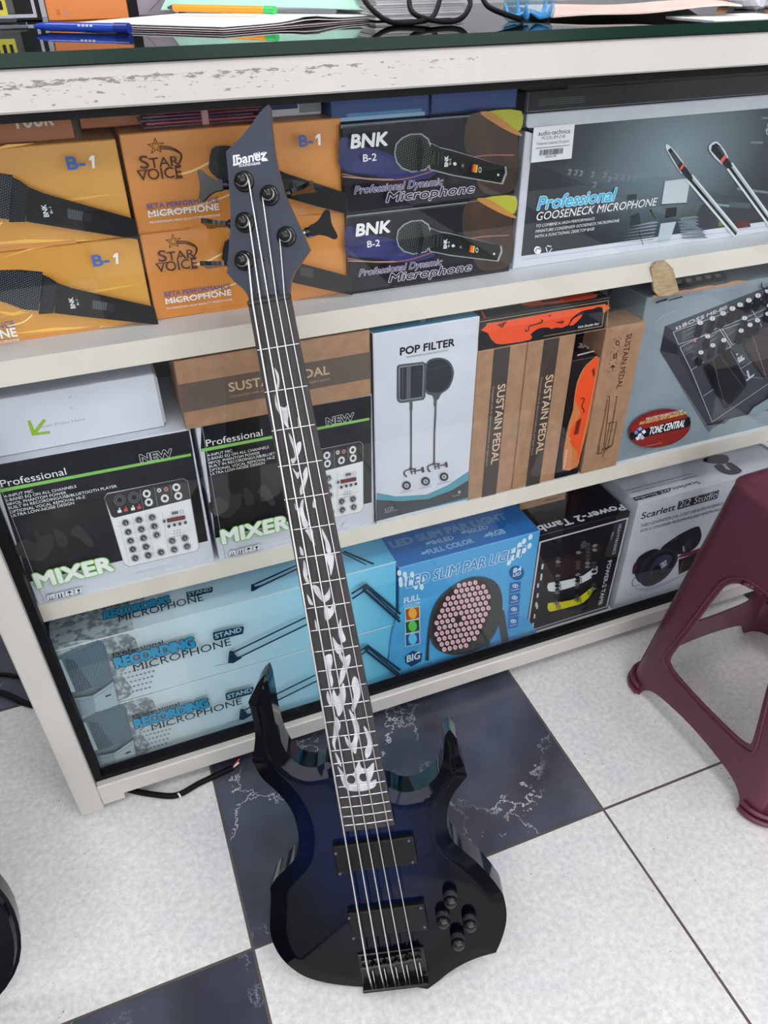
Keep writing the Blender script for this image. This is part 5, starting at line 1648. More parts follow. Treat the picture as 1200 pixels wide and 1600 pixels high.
# headstock
H4 = (300, 150, 3)
HOFF = -0.0066
head_px = [(355, 41, 1), (318, 76), (280, 130), (238, 182), (190, 230), (159, 262, 1), (166, 330), (175, 450), (181, 560), (173, 700), (164, 830, 1), (196, 868), (238, 904), (262, 938), (266, 968, 1),
           (456, 942, 1), (459, 885), (475, 832), (510, 778), (553, 718, 1), (522, 650), (480, 560), (440, 470), (410, 370), (388, 270), (373, 150), (364, 42, 1)]
ho = catmull(tr(head_px, H4, HOFF), True, 5)
hm = MB()
if sum(ho[i][0] * ho[(i + 1) % len(ho)][1] - ho[(i + 1) % len(ho)][0] * ho[i][1] for i in range(len(ho))) < 0:
    ho = ho[::-1]
nh = len(ho)
hc = (sum(p[0] for p in ho) / nh, sum(p[1] for p in ho) / nh)
hm.add([(x, y, HOFF) for x, y in ho], [list(range(nh))], BLACK_SATIN)
hm.add([(x, y, HOFF) for x, y in ho] + [(x, y, HOFF - 0.0014) for x, y in ho], [(i, i + nh, (i + 1) % nh + nh, (i + 1) % nh) for i in range(nh)], BLACK_SATIN)
hm.add([(x, y, HOFF - 0.0014) for x, y in ho] + [(x, y, HOFF - 0.0135) for x, y in ho], [(i, i + nh, (i + 1) % nh + nh, (i + 1) % nh) for i in range(nh)], noisy('head_edge', (104, 74, 54), (128, 94, 70), 30, 3, 0.5))
hm.add([(x, y, HOFF - 0.0135) for x, y in ho], [list(range(nh))[::-1]], BLACK_SATIN)
headstock = hm.build('headstock', bass)
hl = Art(bass, (0, 0, HOFF), (1, 0, 0), (0, 1, 0))
def hloc(p):
    if hl.fr is None:
        return (p[0], p[1])
    x0, y0, s = hl.fr
    return tuple(gp(x0 + p[0] / s, y0 + p[1] / s, HOFF))
hl.loc = hloc
hl.fr = (360, 150, 4.571)
sil = ink(214, 218, 228)
hl.text('Ibanez', (24, 492), (262, 456), (36, 424), sil, bold=0.03, shear=0.12, part='logo_lettering', snap=2)
hl.line([(22, 494), (52, 488)], 0.0016, sil, 'logo_lettering'); hl.line([(34, 428), (64, 424)], 0.0016, sil, 'logo_lettering'); hl.line([(228, 462), (264, 458)], 0.0016, sil, 'logo_lettering')
hl.text('gio', (162, 424), (262, 412), (166, 402), sil, bold=0.02, part='logo_lettering', snap=2)
hl.text('SOUNDGEAR', (64, 508), (216, 488), (62, 490), sil, bold=0.03, part='logo_lettering', snap=2)
hl.done()
cv = MB()
cpts = tr([(303, 760), (352, 748), (412, 925), (298, 948)], H4, HOFF + 0.002)
ccx = sum(p[0] for p in cpts) / 4; ccy = sum(p[1] for p in cpts) / 4
cv.prism([p[:2] for p in cpts], HOFF, HOFF + 0.0012, BLACK_PLASTIC)
cv.prism([(ccx + (p[0] - ccx) * 0.93, ccy + (p[1] - ccy) * 0.96) for p in cpts], HOFF + 0.0012, HOFF + 0.0020, mat('cover_plate', (42, 46, 62), 0.35))
cvo = cv.build('truss_rod_cover', bass)
for sp in ((333, 768), (313, 930), (398, 912)):
    c = gp(H4[0] + sp[0] / 3, H4[1] + sp[1] / 3, HOFF + 0.002)
    MB().lathe([(0.0021, 0), (0.0018, 0.0009), (0.0006, 0.0012)], BLACK_METAL, 10, Matrix.Translation((c.x, c.y, HOFF + 0.0017))).build('screw', cvo)

posts = [((243, 772), -1), ((246, 592), -1), ((243, 400), -1), ((362, 465), 1), ((442, 658), 1)]
keys = [((112, 788), 1.62), ((118, 598), 1.66), ((92, 418), 0.1), ((512, 438), 1.5), ((602, 616), 0.45)]
post_xy = []
for (pp, sd), (kp, tw) in zip(posts, keys):
    c = gp(H4[0] + pp[0] / 3, H4[1] + pp[1] / 3, HOFF + 0.002)
    post_xy.append(c)
    tm = MB()
    M0 = Matrix.Translation((c.x, c.y, HOFF))
    tm.lathe([(0.0105, 0.0), (0.0105, 0.0012), (0.0088, 0.0022), (0.0078, 0.0022), (0.0074, 0.0055), (0.0058, 0.006), (0.0056, 0.012), (0.0062, 0.0135), (0.0062, 0.0185), (0.0052, 0.0205), (0.0012, 0.0212)], BLACK_METAL, 24, M0)
    for q in range(4):
        tm.lathe([(0.0062, 0.0072 + q * 0.0016), (0.0069, 0.008 + q * 0.0016), (0.0062, 0.0088 + q * 0.0016)], STEEL, 18, M0)
    tp = tm.build('tuning_post', bass)
    # key: shaft leaving the side of the head, paddle turned about the shaft
    k = gp(H4[0] + kp[0] / 3, H4[1] + kp[1] / 3, -0.020)
    d = Vector((k.x - c.x, k.y - c.y, 0)).normalized()
    side = Vector((-d.y, d.x, 0)); nz = Vector((0, 0, 1))
    up = (side * math.cos(tw) + nz * math.sin(tw)).normalized()
    wv = d.cross(up)
    km = MB()
    zk = -0.0225
    c3 = Vector((c.x, c.y, zk)); k3 = Vector((k.x, k.y, zk))
    km.tube([c3, k3 - d * 0.014], 0.0034, CHROME if sd > 0 else BLACK_METAL, 10)
    km.box(-0.009, 0.009, -0.009, 0.009, -0.006, 0.002, BLACK_METAL, 0.0015, mtx=Matrix.Translation((c.x, c.y, HOFF - 0.0158)))
    km.tube([k3 - d * 0.0175, k3 - d * 0.012], 0.0048, BLACK_METAL, 12)
    prof = [(-0.012, 0.0045), (-0.004, 0.0062), (0.003, 0.0098), (0.009, 0.0150), (0.0125, 0.0158), (0.0148, 0.0135), (0.0135, 0.006), (0.0128, 0.0), (0.0135, -0.006), (0.0148, -0.0135), (0.0125, -0.0158), (0.009, -0.0150), (0.003, -0.0098), (-0.004, -0.0062), (-0.012, -0.0045)]
    pr = catmull(prof, True, 3)
    fr_v = [k3 + d * a_ + up * b_ + wv * 0.0022 for a_, b_ in pr]; bk_v = [k3 + d * a_ + up * b_ - wv * 0.0022 for a_, b_ in pr]
    npp = len(pr)
    mid = k3
    km.add(fr_v + bk_v, [list(range(npp))[::-1], [npp + i for i in range(npp)]] + [(i, (i + 1) % npp, npp + (i + 1) % npp, npp + i) for i in range(npp)], BLACK_METAL)
    km.build('tuning_key', bass)

# pickups
def rect_part(name, px, fr, z0, z1, m, bev=0.002):
    q = tr(px, fr, z1)
    cx = sum(p[0] for p in q) / 4; cy = sum(p[1] for p in q) / 4
    ww = (abs(q[1][0] - q[0][0]) + abs(q[2][0] - q[3][0])) / 2; hh = (abs(q[0][1] - q[3][1]) + abs(q[1][1] - q[2][1])) / 2
    mb = MB().box(cx - ww / 2, cx + ww / 2, cy - hh / 2, cy + hh / 2, z0, z1, m, bev, 2)
    o = mb.build(name, bass)
    return o, cx, cy, ww, hh
PICK = mat('pickup_black', (17, 18, 21), 0.4, spec=0.25)
for px, scr in (([(430, 712), (734, 658), (748, 760), (452, 815)], ((443, 730), (717, 682), (732, 762), (459, 806))), ([(486, 966), (770, 908), (792, 1010), (508, 1060)], ((493, 972), (762, 934), (776, 1006), (510, 1048)))):
    o, cx, cy, ww, hh = rect_part('pickup', px, Q7, FACE - 0.004, FACE + 0.0085, PICK)
    for s in scr:
        c = gp(Q7[0] + s[0] / 2.4, Q7[1] + s[1] / 2.4, FACE + 0.009)
        MB().lathe([(0.0022, 0), (0.0021, 0.0007), (0.0012, 0.0007), (0.0010, 0.0002)], mat('screw_steel', (96, 98, 104), 0.35, metal=0.8), 12, Matrix.Translation((c.x, c.y, FACE + 0.0084))).build('screw', o)

# bridge
B5 = (540, 1330, 4)
bq = tr([(108, 800), (508, 738), (512, 806), (116, 862)], B5, FACE + 0.004)
b_top = gp(540 + 285 / 4, 1330 + 630 / 4, FACE + 0.004)
bx0 = min(p[0] for p in bq); bx1 = max(p[0] for p in bq); by0 = min(p[1] for p in bq) + 0.004
br = MB()
by1 = b_top.y
br.box(bx0, bx1, by0, by1, FACE - 0.001, FACE + 0.0035, BLACK_METAL, 0.001)
br.box(bx0, bx1, by0, by0 + 0.005, FACE, FACE + 0.016, BLACK_METAL, 0.001)
bridge = br.build('bridge', bass)
sx_ = [(138, 735), (212, 722), (284, 712), (352, 698), (432, 682)]
saddle_xy = []
for q, s in enumerate(sx_):
    c = gp(540 + s[0] / 4, 1330 + s[1] / 4, FACE + 0.013)
    saddle_xy.append(c)
    sm_ = MB()
    sm_.box(c.x - 0.0075, c.x + 0.0075, c.y - 0.008, c.y + 0.010, FACE + 0.0036, FACE + 0.0105, BLACK_METAL, 0.001)
    sm_.tube([(c.x - 0.0088, c.y, FACE + 0.0112), (c.x + 0.0088, c.y, FACE + 0.0112)], 0.0032, BLACK_METAL, 10)
    sm_.tube([(c.x + 0.005, by0 + 0.004, FACE + 0.008), (c.x + 0.005, c.y, FACE + 0.008)], 0.0011, CHROME, 6)
    sm_.tube([(c.x - 0.0055, c.y + 0.006, FACE + 0.010), (c.x - 0.0055, c.y + 0.006, FACE + 0.0155)], 0.0013, BLACK_METAL, 6)
    sm_.tube([(c.x + 0.0055, c.y + 0.006, FACE + 0.010), (c.x + 0.0055, c.y + 0.006, FACE + 0.0155)], 0.0013, BLACK_METAL, 6)
    sm_.build('saddle', bridge)
for px in ((490, 742), (498, 780)):
    c = gp(540 + px[0] / 4, 1330 + px[1] / 4, FACE + 0.004)
    MB().lathe([(0.003, 0), (0.0026, 0.0012), (0.001, 0.0008)], BLACK_METAL, 10, Matrix.Translation((c.x, c.y, FACE + 0.0034))).build('screw', bridge)

# strings
gauge = [0.0016, 0.00135, 0.00115, 0.00095, 0.0008]
for q in range(5):
    xn = (q - 2) * 0.0088
    c = post_xy[q]; s = saddle_xy[q]
    sd = -1 if q < 3 else 1
    a0 = Vector((c.x + (0.0062 if q < 3 else -0.0062), c.y, HOFF + 0.0095))
    pts_ = [a0, Vector((xn, LEN + 0.002, 0.0026)), Vector((s.x, s.y, FACE + 0.0150)), Vector((s.x, by0 + 0.008, FACE + 0.0095)), Vector((s.x, by0 + 0.001, FACE + 0.009))]
    sm_ = MB().tube(pts_, gauge[q] * 0.80, STEEL, 8)
    sm_.build('string', bass)

# knobs
for px in ((652, 272), (606, 398), (772, 418), (698, 532)):
    c = gp(540 + px[0] / 4, 1330 + px[1] / 4, FACE)
    M0 = Matrix.Translation((c.x, c.y, FACE))
    km = MB().lathe([(0.0095, -0.001), (0.0098, 0.0006), (0.0094, 0.0022), (0.0094, 0.0120), (0.0092, 0.0126), (0.0091, 0.0140), (0.0080, 0.0172), (0.0056, 0.0192), (0.0015, 0.0200)], BLACK_METAL, 28, M0)
    ko = km.build('control_knob', bass)
    kn = MB()
    for q in range(6):
        kn.lathe([(0.0094, 0.0028 + q * 0.0015), (0.0097, 0.0034 + q * 0.0015), (0.0094, 0.0040 + q * 0.0015)], mat('knurl', (58, 60, 66), 0.35, metal=0.6), 28, M0)
    kn.build('knurled_grip', ko)
low = 9
for v in body.data.vertices:
    low = min(low, (bass.matrix_world @ v.co).z)
print('BASS lowest', low)
# ================================================================== the plastic stool
ST_H = 0.50
SB, STP = 0.180, 0.130           # half width at the feet and at the seat
stool = thing('plastic_stool', 'maroon moulded plastic stool standing at the right before the counter', 'stool', (0.984, -0.256, 0), 0.03)
def rsq(s, half, r):
    """point on a rounded square; s runs 0..4 round the four sides, corners at whole numbers"""
    side = int(s) % 4; f = s - int(s)
    L = 2 * half
    d = f * L
    # walk one side from corner to corner with rounded ends
    st = half - r
    arc = PI / 2 * r
    # straight coordinate from -half..half along the side
    t = d - half
    if t < -st:
        an = (t + st) / r * (PI / 4) if r > 0 else 0
        x, y = -st + r * math.sin(an), -st - r * math.cos(an)
    elif t > st:
        an = (t - st) / r * (PI / 4)
        x, y = st + r * math.sin(an), -st - r * math.cos(an)
    else:
        x, y = t, -half
    for _ in range(side):
        x, y = -y, x
    return x, y
def wall_pt(s, v, inset=0.0):
    half = SB + (STP - SB) * v - inset
    r = 0.040 - 0.004 * v
    x, y = rsq(s, half, max(r - inset, 0.01))
    return Vector((x, y, v * (ST_H - 0.012)))
# one side in (s, v): outer rectangle, an arched window between the legs, an arch under the cross bar
win = catmull([(0.215, 0.250, 1), (0.280, 0.235), (0.5, 0.228), (0.720, 0.235), (0.785, 0.250, 1), (0.795, 0.285), (0.760, 0.45), (0.720, 0.62), (0.685, 0.695), (0.60, 0.738), (0.5, 0.748), (0.40, 0.738), (0.315, 0.695), (0.280, 0.62), (0.240, 0.45), (0.205, 0.285)], True, 4)
arch = catmull([(0.135, 0.0, 1), (0.155, 0.045), (0.22, 0.080), (0.36, 0.098), (0.5, 0.104), (0.64, 0.098), (0.78, 0.080), (0.845, 0.045), (0.865, 0.0, 1)], False, 4)
outer = [(i / 12, 1.0) for i in range(13)]
bot = [(0.0, 0.0)] + [(0.07, 0.0)] + arch + [(0.93, 0.0), (1.0, 0.0)]
lft = [(0.0, 1 - i / 10) for i in range(1, 10)]
rgt = [(1.0, i / 10) for i in range(1, 10)]
loop = bot + rgt + outer[::-1] + lft
P2 = [Vector(p) for p in loop] + [Vector(p) for p in win]
n1 = len(loop); n2 = len(win)
ed = [(i, (i + 1) % n1) for i in range(n1)] + [(n1 + i, n1 + (i + 1) % n2) for i in range(n2)]
inl = inpoly(loop); inw = inpoly(win)
for i in range(1, 40):
    for j in range(1, 30):
        p = (i / 40, j / 30)
        if inl(*p) and not inw(*p):
            P2.append(Vector(p))
sv, _, sf, _, _, _ = delaunay_2d_cdt(P2, ed, [], 1, 1e-6)
sf = [f_ for f_ in sf if inl(*(sum((sv[i] for i in f_), Vector((0, 0))) / len(f_))) and not inw(*(sum((sv[i] for i in f_), Vector((0, 0))) / len(f_)))]
def piece(c):
    if c.y > 0.755:
        return 'apron'
    if c.y < 0.24 and 0.215 < c.x < 0.785:
        return 'cross_bar'
    return 'leg_a' if c.x < 0.5 else 'leg_b'
def shell(faces_pts, name, parent, th=0.0035):
    """faces with a real wall thickness, inner skin offset towards the middle"""
    bm = bmesh.new()
    seen = {}
    for tri in faces_pts:
        vs_ = []
        for p in tri:
            kx = (round(p[0], 5), round(p[1], 5), round(p[2], 5))
            if kx not in seen:
                seen[kx] = bm.verts.new(p)
            vs_.append(seen[kx])
        if len(set(vs_)) == len(vs_):
            try:
                bm.faces.new(vs_)
            except ValueError:
                pass
    bmesh.ops.recalc_face_normals(bm, faces=bm.faces)
    c = Vector((0, 0, 0.2))
    if sum(f_.normal.dot(f_.calc_center_median() - c) for f_ in bm.faces) < 0:
        bmesh.ops.reverse_faces(bm, faces=bm.faces)
    bmesh.ops.solidify(bm, geom=list(bm.faces), thickness=th)
    o = MB().addbm(bm, MAROON, True).build(name, parent)
    smooth_by_angle(o, 40)
    return o
legs = [[], [], [], []]
apron = []
for side in range(4):
    bars = []
    for f_ in sf:
        pts_ = [wall_pt(side + min(sv[i].x, 0.99999), sv[i].y) for i in f_]
        c = sum((sv[i] for i in f_), Vector((0, 0))) / len(f_)
        k = piece(c)
        if k == 'apron':
            apron.append(pts_)
        elif k == 'cross_bar':
            bars.append(pts_)
        elif k == 'leg_a':
            legs[side].append(pts_)
        else:
            legs[(side + 1) % 4].append(pts_)
    shell(bars, 'cross_bar', stool)
# raised rib round the window of every side
for side in range(4):
    rb = MB()
    q = [wall_pt(side + 0.5 + (p[0] - 0.5) * 1.10, 0.47 + (p[1] - 0.47) * 1.075, -0.0006) for p in win]
    rb.tube(q + [q[0]], 0.0024, MAROON, 6, caps=False)
    rb.build('window_rib', stool)
for k in range(4):
    o = shell(legs[k], 'leg', stool)
    # double foot bead round the bottom of the leg
    fb = MB()
    for v_, rr in ((0.016, 0.0055), (0.046, 0.0045)):
        q = [wall_pt((k + 4 + ss) % 4, v_, -0.004) for ss in [x_ * 0.0135 - 0.135 for x_ in range(21)]]
        fb.tube(q, rr, MAROON, 8)
    fb.build('foot_bead', o)
# seat: dished top with a rounded rim
seat_v = []; seat_f = []
prof = [(0.0, 1.0, 0.0), (0.0, 1.0, 0.004), (0.004, 1.0, 0.0085), (0.010, 1.0, 0.0115), (0.018, 1.0, 0.0125), (0.026, 1.0, 0.0115), (0.032, 1.0, 0.0095)]
ns = 96
for ins, v_, dz in prof:
    for i in range(ns):
        p = wall_pt(4 * i / ns, v_, ins)
        seat_v.append(Vector((p.x, p.y, ST_H - 0.012 + dz)))
for r_ in range(len(prof) - 1):
    for i in range(ns):
        seat_f.append((r_ * ns + i, r_ * ns + (i + 1) % ns, (r_ + 1) * ns + (i + 1) % ns, (r_ + 1) * ns + i))
seat_f.append([(len(prof) - 1) * ns + i for i in range(ns)])
for q in range(len(apron)):
    pass
sm_ = MB().add(seat_v, seat_f, MAROON, True).build('seat', stool)
smooth_by_angle(sm_, 50)
shell(apron, 'seat_skirt', stool)

# ================================================================== on the glass countertop
def on_top(u, v, dz=0.0):
    return on_z(u, v, GT + dz)
# blue pen
p0 = on_z(54, 41, GT + 0.0052); p1 = on_z(202, 44, GT + 0.0052)
if (p1 - p0).length > 0.165:
    p0 = p1 + (p0 - p1).normalized() * 0.165
d = (p1 - p0).normalized()
pen = thing('ballpoint_pen', 'blue capped ballpoint pen lying on the glass in front of the papers', 'pen', p0 * 0.5 + p1 * 0.5)
o_ = Vector(pen.location)
PB = mat('pen_blue', (34, 74, 186), 0.25)
m_ = MB(); m_.tube([p0 - o_ + d * 0.02, p1 - o_ - d * 0.018], 0.0046, PB, 14); m_.tube([p0 - o_, p0 - o_ + d * 0.008, p0 - o_ + d * 0.02], [0.0018, 0.0034, 0.0044], PB, 12); m_.build('barrel', pen)
MB().tube([p1 - o_ - d * 0.018, p1 - o_], 0.0051, mat('pen_dark_blue', (22, 48, 140), 0.25), 14).build('end_cap', pen)
m_ = MB()
for k in range(4):
    q = o_ + d * (0.002 + k * 0.0055)
    side = Vector((-d.y, d.x, 0))
    m_.box(-0.0018, 0.0018, -0.0001, 0.0001, -0.0011, 0.0011, W, mtx=Matrix.Translation(d * (0.002 + k * 0.0055) - Vector((0.6, 0.8, 0)) * 0.0 + Vector((-0.70, -0.55, 0.42)).normalized() * 0.0048) @ Matrix.Rotation(math.atan2(d.y, d.x), 4, 'Z'))
m_.build('printed_marks', pen)
# open notebook: page block, raised mint cover, wavy front page
PAPER = mat('paper_white', (236, 238, 240), 0.7); MINT = mat('mint_cover', (176, 226, 206), 0.55)
nbk = thing('notebook', 'open paper notebook with mint green cover lying on the glass counter', 'notebook', (0.22, 0.33, GT))
def sheet(name, parent, grid, m, th=0.0008):
    """a bent sheet from a grid of points"""
    nr, nc = len(grid), len(grid[0])
    vs_ = [p for r_ in grid for p in r_]
    top_ = [(p[0], p[1], p[2] + th) for p in vs_]
    k = len(vs_)
    fs_ = []
    for i in range(nr - 1):
        for j in range(nc - 1):
            a_ = i * nc + j
            fs_.append((a_, a_ + nc, a_ + nc + 1, a_ + 1)); fs_.append((k + a_, k + a_ + 1, k + a_ + nc + 1, k + a_ + nc))
    for i in range(nr - 1):
        for j in (0, nc - 1):
            a_ = i * nc + j
            fs_.append((a_, a_ + nc, k + a_ + nc, k + a_))
    for j in range(nc - 1):
        for i in (0, nr - 1):
            a_ = i * nc + j
            fs_.append((a_, a_ + 1, k + a_ + 1, k + a_))
    o = MB().add(vs_ + top_, fs_, m, True).build(name, parent)
    smooth_by_angle(o, 50)
    return o
A_, B_, C_, D_ = Vector((0.045, 0.290)), Vector((0.190, 0.130)), Vector((0.410, 0.240)), Vector((0.250, 0.47))
def quad(u, v):
    return (A_ * (1 - u) + B_ * u) * (1 - v) + (D_ * (1 - u) + C_ * u) * v
nb0 = Vector((0.22, 0.33))
for lay in range(3):
    grid = []
    for i in range(13):
        row = []
        for j in range(13):
            u, v = i / 12, j / 12
            q = quad(u, v) - nb0
            lift = 0.0006 + lay * 0.0022 + (0.006 * math.exp(-((v - 0.55) / 0.13) ** 2) * u ** 3 * (lay + 1) / 4 if lay else 0)
            row.append((q.x, q.y, lift))
        grid.append(row)
    sheet('page', nbk, grid, PAPER if lay else mat('under_page', (206, 190, 196), 0.6))
grid = []
for i in range(13):
    row = []
    for j in range(9):
        u = i / 12; v = j / 8
        base_ = (Vector((0.165, 0.43)) * (1 - u) + Vector((0.415, 0.245)) * u) - nb0
        back = Vector((0.055, 0.05)) * math.sin(v * PI * 0.55) 
        row.append((base_.x + back.x * 0.6, base_.y + back.y * 1.2, 0.009 + 0.052 * v + 0.004 * math.sin(u * 3)))
    grid.append(row)
sheet('mint_cover', nbk, grid, MINT, 0.0012)
# orange pen on the notebook
q0 = Vector((0.170, 0.350, GT + 0.0145)); q1 = Vector((0.290, 0.285, GT + 0.0145))
q0 = on_z(262, 12, GT + 0.0142); q1 = on_z(430, 16, GT + 0.0142)
if (q1 - q0).length > 0.2:
    q0 = q1 + (q0 - q1).normalized() * 0.15
d = (q1 - q0).normalized()
pen = thing('ballpoint_pen', 'orange ballpoint pen with green end lying on the open notebook', 'pen', (q0 + q1) / 2)
o_ = Vector(pen.location)
PO = mat('pen_orange', (250, 168, 36), 0.3)
m_ = MB(); m_.tube([q0 - o_ + d * 0.012, q1 - o_ - d * 0.016], 0.0042, PO, 12); m_.build('barrel', pen)
MB().tube([q0 - o_, q0 - o_ + d * 0.006, q0 - o_ + d * 0.012], [0.001, 0.003, 0.0042], mat('pen_tip', (50, 84, 90), 0.3), 12).build('pen_tip', pen)
MB().tube([q1 - o_ - d * 0.016, q1 - o_], 0.0044, mat('pen_green', (66, 206, 110), 0.3), 12).build('end_cap', pen)
# thick book with its page edges towards the front
bk_ = thing('thick_book', 'thick worn paper book lying behind the black cable on the counter', 'book', (0.40, 0.21, GT), 0.0)
m_ = MB()
for k in range(11):
    m_.box(0.0 + 0.002 * math.sin(k * 2.2), 0.125 + 0.002 * math.cos(k * 1.3), 0.0 + 0.0015 * math.sin(k * 1.9), 0.16, 0.0015 + k * 0.0026, 0.0038 + k * 0.0026, mat('page_edge_%d' % (k % 2), ((206, 204, 206), (186, 184, 188))[k % 2], 0.7))
m_.build('page_block', bk_)
MB().box(-0.002, 0.128, 0.0, 0.162, 0.0302, 0.032, mat('book_cover', (54, 52, 58), 0.5)).build('book_cover', bk_)
# black cable in loose loops
cb = MB()
L = [on_top(u, v, dz) for u, v, dz in ((655, -10, .03), (622, 12, .018), (612, 30, .006), (640, 37, .004), (672, 33, .006), (712, 8, .014), (735, -6, .016), (700, 2, .016), (662, 14, .012), (668, 34, .006), (690, 38, .004), (715, 18, .009), (752, -4, .014), (764, 8, .012), (785, 24, .008), (806, 33, .004))]
def curve3(P, n=8):
    out_ = []
    for i in range(len(P) - 1):
        p0_, p1_, p2_, p3_ = P[max(i - 1, 0)], P[i], P[i + 1], P[min(i + 2, len(P) - 1)]
        for k in range(n):
            t = k / n
            out_.append(0.5 * ((2 * p1_) + (p2_ - p0_) * t + (2 * p0_ - 5 * p1_ + 4 * p2_ - p3_) * t * t + (3 * p1_ - p0_ - 3 * p2_ + p3_) * t ** 3))
    return out_ + [P[-1]]
LL = [Vector((p.x, min(p.y, 0.30), p.z)) for p in L]
# keep the loops on the near part of the counter
base_pts = [(0.395, 0.235, .040), (0.378, 0.19, .024), (0.392, 0.143, .004), (0.428, 0.128, .004), (0.455, 0.15, .010), (0.480, 0.19, .034), (0.470, 0.215, .040), (0.440, 0.19, .032), (0.425, 0.15, .012), (0.445, 0.118, .004), (0.475, 0.118, .006), (0.502, 0.15, .022), (0.500, 0.19, .036), (0.520, 0.17, .034), (0.515, 0.125, .016), (0.540, 0.085, .004)]
cb.tube(curve3([Vector((x, y, GT + z)) for x, y, z in base_pts]), 0.0030, BLACK_RUBBER, 10)
tag(cb.build('black_cable'), 'thin black cable looped on the glass counter beside the water bottle', 'cable')
# water bottle standing at the top edge of the view
bt = thing('water_bottle', 'clear blue plastic water bottle standing beside the brown envelope', 'bottle', (0.565, 0.115, GT))
PET = pane_glass('pet_plastic', (0.66, 0.84, 0.95), 1.5)
m_ = MB()
prof = [(0.010, 0.001), (0.024, 0.0), (0.030, 0.004), (0.032, 0.012), (0.0305, 0.018), (0.032, 0.024), (0.0305, 0.030), (0.032, 0.036), (0.032, 0.12), (0.028, 0.15), (0.014, 0.175), (0.0125, 0.19)]
m_.lathe(prof, PET, 28); m_.build('bottle_body', bt)
m_ = MB(); m_.lathe([(0.0322, 0.055), (0.0324, 0.056), (0.0324, 0.100), (0.0322, 0.101)], mat('label_blue', (46, 92, 176), 0.3), 28); m_.build('wrap_label', bt)
m_ = MB(); m_.lathe([(0.0142, 0.180), (0.0142, 0.196), (0.012, 0.198)], mat('cap_blue', (40, 96, 190), 0.35), 24); m_.build('screw_cap', bt)
m_ = MB()
for k in range(5):
    an = k * 2 * PI / 5 + 0.3
    m_.tube([(0.004 * math.cos(an), 0.004 * math.sin(an), 0.010), (0.016 * math.cos(an), 0.016 * math.sin(an), 0.0055), (0.026 * math.cos(an), 0.026 * math.sin(an), 0.0075), (0.0305 * math.cos(an), 0.0305 * math.sin(an), 0.020)], [0.002, 0.0035, 0.0035, 0.0015], mat('pet_foot_blue', (120, 190, 240), 0.08, spec=0.9), 8)
m_.build('petal_foot', bt)
# brown envelope
ev = thing('paper_envelope', 'pinkish brown paper envelope lying across the right of the counter', 'envelope', (0.74, 0.20, GT))
E0, E1, E2, E3 = Vector((0.600, 0.118)), Vector((0.835, 0.050)), Vector((0.96, 0.30)), Vector((0.66, 0.36))
grid = []
for i in range(15):
    row = []
    for j in range(9):
        u, v = i / 14, j / 8
        q = (E0 * (1 - u) + E1 * u) * (1 - v) + (E3 * (1 - u) + E2 * u) * v - Vector((0.74, 0.20))
        row.append((q.x, q.y, 0.0028 + 0.010 * u * (1 - v) * math.sin(u * 2.2) + 0.004 * math.sin(v * PI) + 0.0015 * math.sin(u * 9)))
    grid.append(row)
sheet('envelope_sheet', ev, grid, noisy('envelope_paper', (222, 196, 186), (232, 208, 198), 18, 3, 0.7), 0.0016)
# white leaflet and crumpled wrapper at the right
lf = MB().box(0, 0.14, 0, 0.09, 0, 0.0012, PAPER)
lo = lf.build('paper_leaflet'); lo.location = (0.755, 0.004, GT + 0.0002); tag(lo, 'small white paper leaflet poking out under the envelope corner', 'paper')
random.seed(21)
bm = bmesh.new(); bmesh.ops.create_icosphere(bm, subdivisions=3, radius=0.03)
for v in bm.verts:
    n3 = math.sin(v.co.x * 210) * math.cos(v.co.y * 170) + math.sin(v.co.z * 260 + v.co.x * 90)
    v.co *= 1 + 0.10 * n3 + random.uniform(-0.07, 0.07)
    v.co.z = max(v.co.z, -0.021); v.co.z *= 0.9
o = MB().addbm(bm, noisy('wrapper_white', (206, 204, 214), (230, 230, 236), 60, 3, 0.35)).build('crumpled_wrapper'); o.location = (0.972, 0.185, GT + 0.0192)
tag(o, 'crumpled shiny white wrapper on the counter at the far right', 'wrapper')
m_ = MB()
CLOTH = noisy('tan_cloth', (196, 146, 118), (212, 164, 136), 40, 3, 0.85)
for k in range(4):
    m_.box(-0.07 + 0.004 * k, 0.07 - 0.003 * k, -0.05 + 0.002 * (k % 2), 0.05 - 0.003 * (k % 3), 0.0003 + k * 0.0118, 0.0118 + k * 0.0118, CLOTH, 0.0052, 3, mtx=Matrix.Rotation(0.05 * math.sin(k * 2), 4, 'Z'))
o = m_.build('folded_cloth'); o.location = (1.075, 0.24, GT)
smooth_by_angle(o, 60)
tag(o, 'tan folded cloth beside the crumpled wrapper at the far right', 'cloth')
# cartons standing on the counter farther back
r, w, h = carton('framed_black_carton', 'black carton with white outline standing at far left on the counter', 'box', -0.18, 0.009, 0.462, GT, GT + 0.12, 0.10, BLACK_BOARD)
a = front(r, w, h); a.fr = None
a.line([(0.006, 0.006), (w - 0.008, 0.006), (w - 0.008, h - 0.006), (0.006, h - 0.006)], 0.004, ink(196, 200, 210), closed=True)
a.done()
r, w, h = carton('orange_carton', 'plain orange carton standing on the counter behind the blue pen', 'box', 0.0165, 0.122, 0.445, GT, GT + 0.11, 0.09, mat('orange_plain', (228, 134, 60), 0.45))
a = front(r, w, h); a.fr = (0, 0, 4)
a.text('A6', (430, 102), (436, 66), 0.006, ink(190, 150, 150), snap=25); a.text('BA', (378, 92), (384, 58), 0.005, ink(200, 110, 60), snap=25)
a.done()
r, w, h = carton('grey_photo_carton', 'grey printed carton with white edge standing between orange carton and notebook', 'box', 0.128, 0.21, 0.50, GT, GT + 0.12, 0.08, mat('grey_print', (168, 160, 176), 0.4))
a = front(r, w, h); a.fr = None
